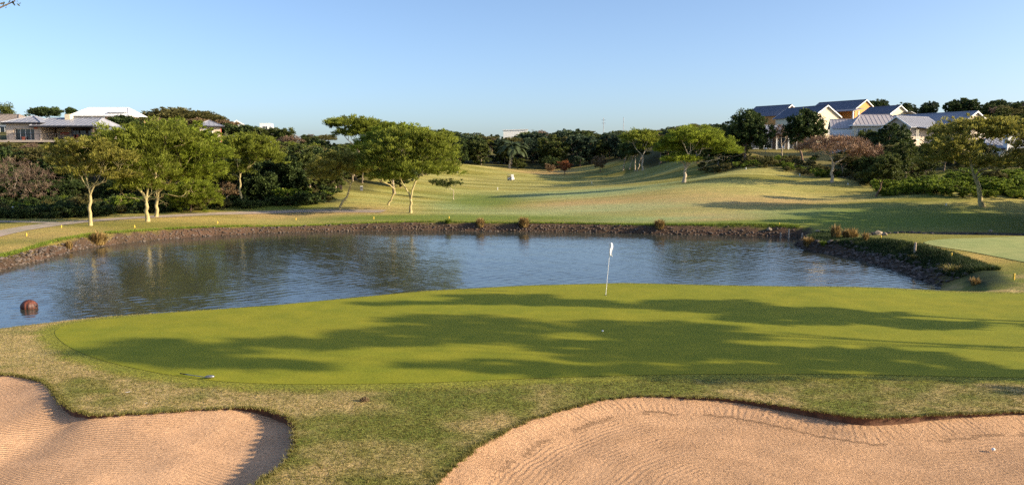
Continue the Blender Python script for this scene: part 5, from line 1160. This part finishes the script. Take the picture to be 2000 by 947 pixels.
# ------------------------------------------------------------------ small things
def stake(px, py, H, R_, label, mat='yellow_paint', z=None):
    g = ground_at(px, py) if z is None else Vector((*on_plane(px, py, z), z)); e = empty('marker_stake', g, 0, label, 'marker post')
    m_ = MB(); m_.tube((0, 0, -.1), (0, 0, H), R_, R_ * .92, 10); m_.build('post', M[mat], e); m_ = MB(); m_.tube((0, 0, H), (0, 0, H + R_ * .5), R_ * 1.12, R_ * .9, 10); m_.build('cap', M[mat], e); return e
for a in [(1203, 549.5, .2, .05, 'yellow hazard post just right of the flag at the back of the green'), (824, 567.5, .16, .05, 'yellow hazard post at the back left of the green'), (1686, 558.5, .13, .05, 'low yellow hazard post at the back right of the green'),
          (1980, 546, .28, .05, 'yellow hazard post right of the dark bank'), (1858, 504, .25, .05, 'yellow hazard post on the straw coloured slope before the far green'), (1720, 468, .28, .05, 'yellow hazard post at the left corner of the far green'),
          (52, 461, .2, .045, 'yellow hazard post nearest the curve of the cart path'), (120, 445, .2, .045, 'yellow hazard post left of the sparse fever tree trunk'), (263, 445, .2, .045, 'yellow hazard post in the shade of the big fever trees'),
          (425, 437, .2, .045, 'yellow hazard post on the left lawn right of the feathery shrub'), (578, 430, .2, .045, 'yellow hazard post on the lawn before the dark rounded tree'), (730, 428, .2, .045, 'yellow hazard post left of the umbrella fever tree'),
          (877, 427, .2, .045, 'yellow hazard post by the small green tuft on the far bank'), (1522, 440, .2, .045, 'yellow hazard post on the fairway edge above the wooden stakes')]: stake(*a)
for a in [(972, 371, .45, .06, 'white distance post on the far fairway'), (1156, 359, .5, .07, 'white distance post amid the fairway shadows'), (1457, 331, .3, .07, 'left white out of bounds post in the shaded slope'),
          (1562, 344, .3, .07, 'right white out of bounds post in the shaded slope'), (1848, 402, .2, .06, 'white out of bounds post left of the large sparse fever tree'), (1656, 361, .22, .06, 'white out of bounds post right of the coral tree trunk')]: stake(*a[:4], a[4], 'white_paint')
for k, (px, py, H, lab) in enumerate([(1540, 465, .75, 'tallest wooden stake standing in the water by the stony point'), (1566, 466, .45, 'short wooden stake in the water right of the tallest stake'), (1524, 464, .4, 'thin wooden stake in the water left of the tallest stake'), (1786, 497, .7, 'weathered wooden stub on the dark right-hand bank')]):
    g = Vector((*on_plane(px, py, WATER), WATER)) if k < 3 else ground_at(px, py); m_ = MB(); m_.tube((0, 0, -1.0), (.03, 0, H), .09 if k != 2 else .05, .07, 8); m_.tube((.03, 0, H), (.04, 0, H + .03), .07, .04, 8)
    o = m_.build('wooden_stake', M['wood_post'], None); o.location = g; tag(o, lab, 'stake')
# flagstick, flag, cup
g = Vector((*on_plane(1183, 576, 0.014), 0)); g.z = hz(g.x, g.y) + .014
fs_ = empty('flagstick', g, 0, 'white flagstick leaning slightly right in the hole at the back of the green', 'flagstick'); top = Vector((.17, 0, 2.13))
m_ = MB(); m_.tube((0, 0, -.05), top, .011, .009, 8); m_.build('pole', M['white_paint'], fs_)
vs, fc = [], []
for i in range(17):
    t = i / 16; z = 2.14 - .55 * t; xl = .165 - .042 * t - .065 * (1 - t) ** .5; xr = .165 + .085 + .03 * math.sin(t * 7) - .02 * t * t
    for j in range(13):
        u = j / 12; vs.append((xl + (xr - xl) * u, -.03 + .045 * math.sin(u * 8 + t * 2.2) * (0.3 + u), z + .03 * math.sin(u * 4) - .03 * u * (1 - t)))
for i in range(16):
    for j in range(12): a = i * 13 + j; fc.append((a, a + 1, a + 14, a + 13))
me = bpy.data.meshes.new('flag'); me.from_pydata(vs, [], fc); me.materials.append(M['cloth'])
for p_ in me.polygons: p_.use_smooth = True
fl = obj('flag', me, fs_); sm = fl.modifiers.new('solid', 'SOLIDIFY'); sm.thickness = .012
m_ = MB(); m_.tube((0, 0, 0), (0, 0, .002), .054, .054, 20); m_.build('cup', M['rubber'], fs_)
def ball(px, py, label, z=None, r=.0215):
    g = ground_at(px, py, 9.0, 60); bm = bmesh.new(); bmesh.ops.create_icosphere(bm, subdivisions=3, radius=r)
    for v in bm.verts: v.co *= 1 - .02 * (math.sin(v.co.x * 900) * math.sin(v.co.y * 900) * math.sin(v.co.z * 900) > .1)
    me = bpy.data.meshes.new('golf_ball'); bm.to_mesh(me); bm.free(); me.materials.append(M['white_paint'])
    for p_ in me.polygons: p_.use_smooth = True
    return tag(obj('golf_ball', me, None, (g.x, g.y, g.z + r + .014 if z is None else z)), label, 'golf ball')
ball(1177, 649, 'white golf ball lying in the tree shadow on the green', r=.032)
p = on_plane(1940, 879, -0.42); zz = float(sand_z(BR, lipR)(np.array([p[0]]), np.array([p[1]]))[0]); p = on_plane(1940, 879, zz)
o = ball(1940, 879, 'white golf ball in the raked sand at the right', r=.035); o.location = (p[0], p[1], zz + .02)
# golf club lying at the edge of the green
g = ground_at(405, 741); e = empty('golf_club', (g.x, g.y, g.z + .02), 0, 'dark headed golf club lying on the fringe at the front left of the green', 'golf club')
a_ = ground_at(352, 733) - g; m_ = MB(); m_.tube((-.05, 0, .03), (a_.x, a_.y, a_.z + .03), .009, .011, 8); m_.build('shaft', M['steel'], e)
m_ = MB(); m_.tube((a_.x * .72, a_.y * .72, a_.z * .72 + .03), (a_.x * 1.0, a_.y * 1.0, a_.z + .032), .014, .016, 8); m_.build('grip', M['rubber'], e)
bm = bmesh.new(); bmesh.ops.create_uvsphere(bm, u_segments=16, v_segments=10, radius=1, matrix=Matrix.Translation((.06, .01, .04)) @ Matrix.Rotation(.3, 4, 'Z') @ Matrix.Diagonal((.12, .055, .04, 1)))
for v in bm.verts: v.co.z = max(v.co.z, .012)
me = bpy.data.meshes.new('head'); bm.to_mesh(me); bm.free(); me.materials.append(M['steel']); [setattr(p_, 'use_smooth', True) for p_ in me.polygons]; obj('head', me, e)
# clump of dead grass, fallen leaves
def dead_clump(px, py, label):
    g = ground_at(px, py); R = np.random.default_rng(5); n = 260; d = R.normal(size=(n, 3)); d /= np.linalg.norm(d, axis=1)[:, None]; d[:, 2] = abs(d[:, 2])
    c = d * np.array([.11, .08, .09]) * R.uniform(.4, 1, n)[:, None]; u = R.normal(size=(n, 3)); u /= np.linalg.norm(u, axis=1)[:, None]; w = np.cross(u, d) * .006
    V = np.stack([c - u * .05 - w, c - u * .05 + w, c + u * .05 + w, c + u * .05 - w], 1).reshape(-1, 3); V[:, 2] = np.maximum(V[:, 2], 0.005); i = np.arange(n) * 4
    tag(obj('dead_grass_clump', mesh_np('dead_grass_clump', V, np.stack([i, i + 1, i + 2, i + 3], 1), M['tan_leaf'], False, {'tint': np.repeat(R.random(n), 4), 'clump': np.repeat(R.random(n), 4)}), None, g), label, 'grass clump')
dead_clump(712, 784, 'pale brown clump of dead grass on the rough between the bunkers')
for k, (px, py, lab) in enumerate([(249, 771, 'pale fallen leaf on the green rough between bunker and green'), (285, 790, 'smaller pale fallen leaf near the left bunker rim')]):
    g = ground_at(px, py); m_ = MB(); m_.slab([(-.06, 0, .05), (0, -.02, .06), (.07, .01, .075), (.0, .03, .055)], .004); o = m_.build('fallen_leaf', M['cloth'], None); o.location = g; o.scale = (1 - .4 * k,) * 3; tag(o, lab, 'leaf')
# floating ball
p = on_plane(57, 602, WATER); e = empty('float_ball', (p[0], p[1], WATER), 0, 'rusty brown ribbed ball float half sunk in the pond', 'float')
bm = bmesh.new(); bmesh.ops.create_uvsphere(bm, u_segments=48, v_segments=24, radius=.34)
for v in bm.verts:
    a = math.atan2(v.co.y, v.co.x); r = 1 + .035 * math.cos(a * 12) * (1 - (v.co.z / .31) ** 2) ; v.co.x *= r; v.co.y *= r; v.co.z = v.co.z * .92 + .08
me = bpy.data.meshes.new('ball'); bm.to_mesh(me); bm.free(); m, nt, b = new_mat('rust_stripes'); nz = noise(nt, 4, 4, .6, stretch=(3, 3, .5)); rr_ = ramp(nt, nz.outputs[0], [(.38, (.02, .012, .01)), (.55, (.10, .03, .018)), (.75, (.28, .08, .035))]); nt.links.new(rr_.outputs[0], b.inputs['Base Color']); b.inputs['Roughness'].default_value = .55
me.materials.append(m); [setattr(p_, 'use_smooth', True) for p_ in me.polygons]; obj('ball', me, e)
m_ = MB(); m_.tube((.28, -.02, .1), (.37, -.02, .1), .05, .04, 8); m_.build('lug', M['rubber'], e)
# golf carts
def wheel(mb, x, y, r, w): mb.tube((x, y - w / 2, r), (x, y + w / 2, r), r, r, 16)
def cart(px, py, rz, label, body, roof=True):
    g = ground_at(px, py); e = empty('golf_cart', g, rz, label, 'golf cart')
    m_ = MB(); m_.box(-1.15, 1.1, -.55, .55, .3, .55); m_.box(.65, 1.15, -.5, .5, .55, .95); m_.box(-1.15, -.45, -.52, .52, .55, .85); m_.build('body', M[body], e, bevel=.06)
    m_ = MB(); m_.box(-.45, .12, -.5, .5, .56, .82); m_.box(-.55, -.42, -.5, .5, .86, 1.3); m_.build('seat', M['dark_trim'], e, bevel=.03)
    for x in (-.78, .8):
        for y in (-.5, .5):
            t = MB(); wheel(t, x, y, .24, .2); w_ = t.build('wheel', M['rubber'], e, smooth=False); t = MB(); wheel(t, x, y * 1.12, .24, .1); 
            h = MB(); h.tube((x, y * 1.2, .24), (x, y * 1.24, .24), .12, .12, 12); h.build('hub', M['white_paint'], w_)
    m_ = MB(); m_.tube((.42, .25, .9), (.62, .25, .75), .02); m_.tube((.40, .12, .93), (.40, .38, .93), .025); m_.build('steering_wheel', M['rubber'], e)
    if roof:
        m_ = MB(); m_.box(-1.0, .85, -.58, .58, 1.8, 1.88); m_.build('roof', M['white_paint'], e, bevel=.03)
        for x, x2 in ((.95, .7), (-.9, -.85)):
            for y in (-.5, .5): m_ = MB(); m_.tube((x, y, .6), (x2, y, 1.8), .025, n=6); m_.build('strut', M['steel'], e)
        m_ = MB(); m_.add([(.93, -.48, .95), (.93, .48, .95), (.72, .48, 1.75), (.72, -.48, 1.75), (.95, -.48, .95), (.95, .48, .95), (.74, .48, 1.75), (.74, -.48, 1.75)], [(0, 1, 2, 3), (7, 6, 5, 4), (0, 3, 7, 4), (1, 5, 6, 2)]); m_.build('windscreen', M['glass'], e)
    m_ = MB(); m_.box(-1.45, -1.16, -.45, .45, .45, .55); m_.build('bag_rack', M['dark_trim'], e)
    for y in (-.22, .22): m_ = MB(); m_.tube((-1.3, y, .55), (-1.4, y, 1.35), .13, .14, 10); m_.build('golf_bag', M['dark_trim'], e)
    return e
cart(998, 353, math.radians(-55), 'white golf cart with roof parked on the middle of the far fairway', 'white_paint').scale = (.85, .85, .85)
cart(887, 338.5, math.radians(20), 'dark golf cart half in shadow at the left edge of the far fairway', 'dark_trim', True)
# shelter, bin, post
g = ground_at(657, 371); e = empty('shelter', g, .1, 'dark open sided timber shelter behind the S-curved fever tree', 'shelter')
m_ = MB(); m_.slab([(-.8, -.6, 1.55), (.85, -.6, 1.62), (.85, .7, 1.45), (-.8, .7, 1.38)], .08); m_.build('roof', M['wood_post'], e)
for x in (-.65, .7):
    for y in (-.5, .6): m_ = MB(); m_.box(x - .05, x + .05, y - .05, y + .05, -.2, 1.42); m_.build('post', M['dark_wood'], e)
m_ = MB(); m_.box(-.64, .69, .5, .55, 0, 1.35); m_.build('back_panel', M['dark_wood'], e); m_ = MB(); m_.box(-.5, .5, .1, .45, .4, .46); m_.build('bench', M['dark_wood'], e)
g = ground_at(706, 373); e = empty('litter_bin', g, .3, 'white topped litter bin on the grass right of the shelter', 'bin'); m_ = MB(); m_.box(-.2, .2, -.16, .16, 0, .6); m_.build('body', M['steel'], e, bevel=.03); m_ = MB(); m_.box(-.12, .12, -.175, -.163, .36, .5); m_.build('opening', M['rubber'], e); m_ = MB(); m_.box(-.22, .22, -.19, .19, .61, .67); m_.build('lid', M['white_paint'], e, bevel=.02)
g = ground_at(28, 421); e = empty('sign_post', g, 0, 'dark post with a small white plate beside the path at the far left', 'sign'); m_ = MB(); m_.box(-.12, .12, -.1, .1, -.1, .95); m_.build('post', M['dark_trim'], e); m_ = MB(); m_.box(-.13, .13, -.12, -.103, .72, .95); m_.build('plate', M['white_paint'], e)

# ------------------------------------------------------------------ grass
def tufts(name, n, sampler, H, blades, wid, seed, mat='grass_leaf'):
    R = np.random.default_rng(seed); x, y = sampler(R, n); z = height(x, y); n = len(x)
    x, y, z = [np.repeat(a, blades) for a in (x, y, z)]; N_ = len(x)
    x = x + R.normal(0, .025, N_); y = y + R.normal(0, .025, N_); a = R.uniform(0, 6.28, N_); h = H * R.uniform(.4, 1.2, N_); ln = h * R.uniform(.1, 1.1, N_)
    b_ = np.stack([x, y, z - .005], 1); w = np.stack([-np.sin(a), np.cos(a), np.zeros(N_)], 1) * (wid * R.uniform(.6, 1.3, N_))[:, None]
    tip = b_ + np.stack([np.cos(a) * ln, np.sin(a) * ln, h], 1)
    V = np.stack([b_ - w, b_ + w, tip], 1).reshape(-1, 3); i = np.arange(N_) * 3
    ck = np.clip(.06 + .7 * (vnoise(x, y, 1.6, 11) * .5 + vnoise(x, y, 0.5, 12) * .3 + vnoise(x, y, 0.22, 13) * .2) + .25 * sstep(-7, -13, x) * sstep(18, 22, y), 0, 1)
    me = mesh_np(name, V, np.stack([i, i + 1, i + 2], 1), M[mat], False, {'tint': np.repeat(R.random(N_), 3), 'clump': np.repeat(ck, 3)})
    tag(obj(name, me), kind='stuff', label='short mown kikuyu grass around the bunkers and green', cat='grass')
def near_s(R, n):
    y = 9.5 + 24 * R.random(n * 2) ** 1.6; x = (R.random(n * 2) * 2 - 1) * (y * .68 + .5)
    k = ~inside(x, y, BL) & ~inside(x, y, BR) & ~inside(x, y, GP) & (seg_dist(x, y, GP) > .42 + R.uniform(-.12, .12, len(x))); x, y = x[k][:n], y[k][:n]
    k = height(x, y) > -.9; return x[k], y[k]
tufts('grass', 70000, near_s, .036, 6, .0065, 3)
def rim_s(R, n):
    P = np.concatenate([BL, BR]); i = R.integers(0, len(P), n); j = P[i] + R.normal(0, .035, (n, 2)); return j[:, 0], j[:, 1]
tufts('rim_grass', 9000, rim_s, .06, 7, .007, 4)
def edge_s(R, n):
    i = R.integers(0, len(GP), n); j = GP[i] + R.normal(0, .06, (n, 2)) + R.uniform(-.3, .3, (n, 2)); k = ~inside(j[:, 0], j[:, 1], GP); j = j[k]; k = height(j[:, 0], j[:, 1]) > -.6; return j[k, 0], j[k, 1]
tufts('collar_grass', 14000, edge_s, .018, 6, .005, 8, 'collar_leaf')
def rbank_s(R, n):
    P = np.array(outward(rb)); i = R.integers(0, len(P) - 1, n); t = R.random(n)[:, None]; a, b_ = P[i], P[i + 1]; d = b_ - a; L = np.hypot(*d.T)[:, None]; nr = np.stack([-d[:, 1], d[:, 0]], 1) / L
    q_ = a + d * t + nr * (0.8 + 2.2 * R.random(n) ** .8)[:, None]; return q_[:, 0], q_[:, 1]
tufts('shade_toned_growth', 9000, rbank_s, .22, 6, .016, 9, 'dark_leaf')  # bank growth in dark leaf colour, standing in for the bank's shade
def litter_s(R, n):
    px = R.uniform(-100, 640, n); Y = R.uniform(90.5, 98, n); return (px - 1000) / F_PX * Y, Y
def bank_s(R, n):
    P = np.array(outward(sh)); i = R.integers(0, len(P) - 1, n); t = R.random(n)[:, None]; a, b_ = P[i], P[i + 1]; d = b_ - a; L = np.hypot(*d.T)[:, None]; nr = np.stack([-d[:, 1], d[:, 0]], 1) / L
    q_ = a + d * t + nr * R.uniform(.75, 1.6, n)[:, None]; return q_[:, 0], q_[:, 1]
tufts('bank_grass', 7000, bank_s, .16, 5, .014, 6, 'shrub_leaf')

# ------------------------------------------------------------------ each woodland tree gets its own label, by its place along the row
ORD = ['leftmost', 'second from the left', 'third from the left', 'fourth from the left', 'fifth from the left', 'sixth from the left', 'seventh from the left', 'eighth from the left', 'ninth from the left', 'tenth from the left']
byg = {}
for look, zone, px, h, o in wooded: byg.setdefault((look, zone), []).append((px, h, o))
for (look, zone), L in byg.items():
    L.sort(key=lambda a: a[0]); n = len(L)
    for i, (px, h, o) in enumerate(L):
        if n == 1: w = ''
        elif i < 10 and (i < n / 2 or n <= 3): w = ORD[i] if i < n - 1 or n > 2 else 'rightmost'
        elif n - 1 - i < 10: w = ORD[n - 1 - i].replace('leftmost', 'rightmost').replace('left', 'right') if i < n - 1 else 'rightmost'
        else: w = '%dth from the left' % (i + 1) if (i + 1) % 10 > 3 or 10 < i + 1 < 20 else '%d%s from the left' % (i + 1, {1: 'st', 2: 'nd', 3: 'rd', 0: 'th'}[(i + 1) % 10])
        lab = (look + ' ' + zone + (', ' + w if w else '')).split(); o['label'] = ' '.join(lab[:16])
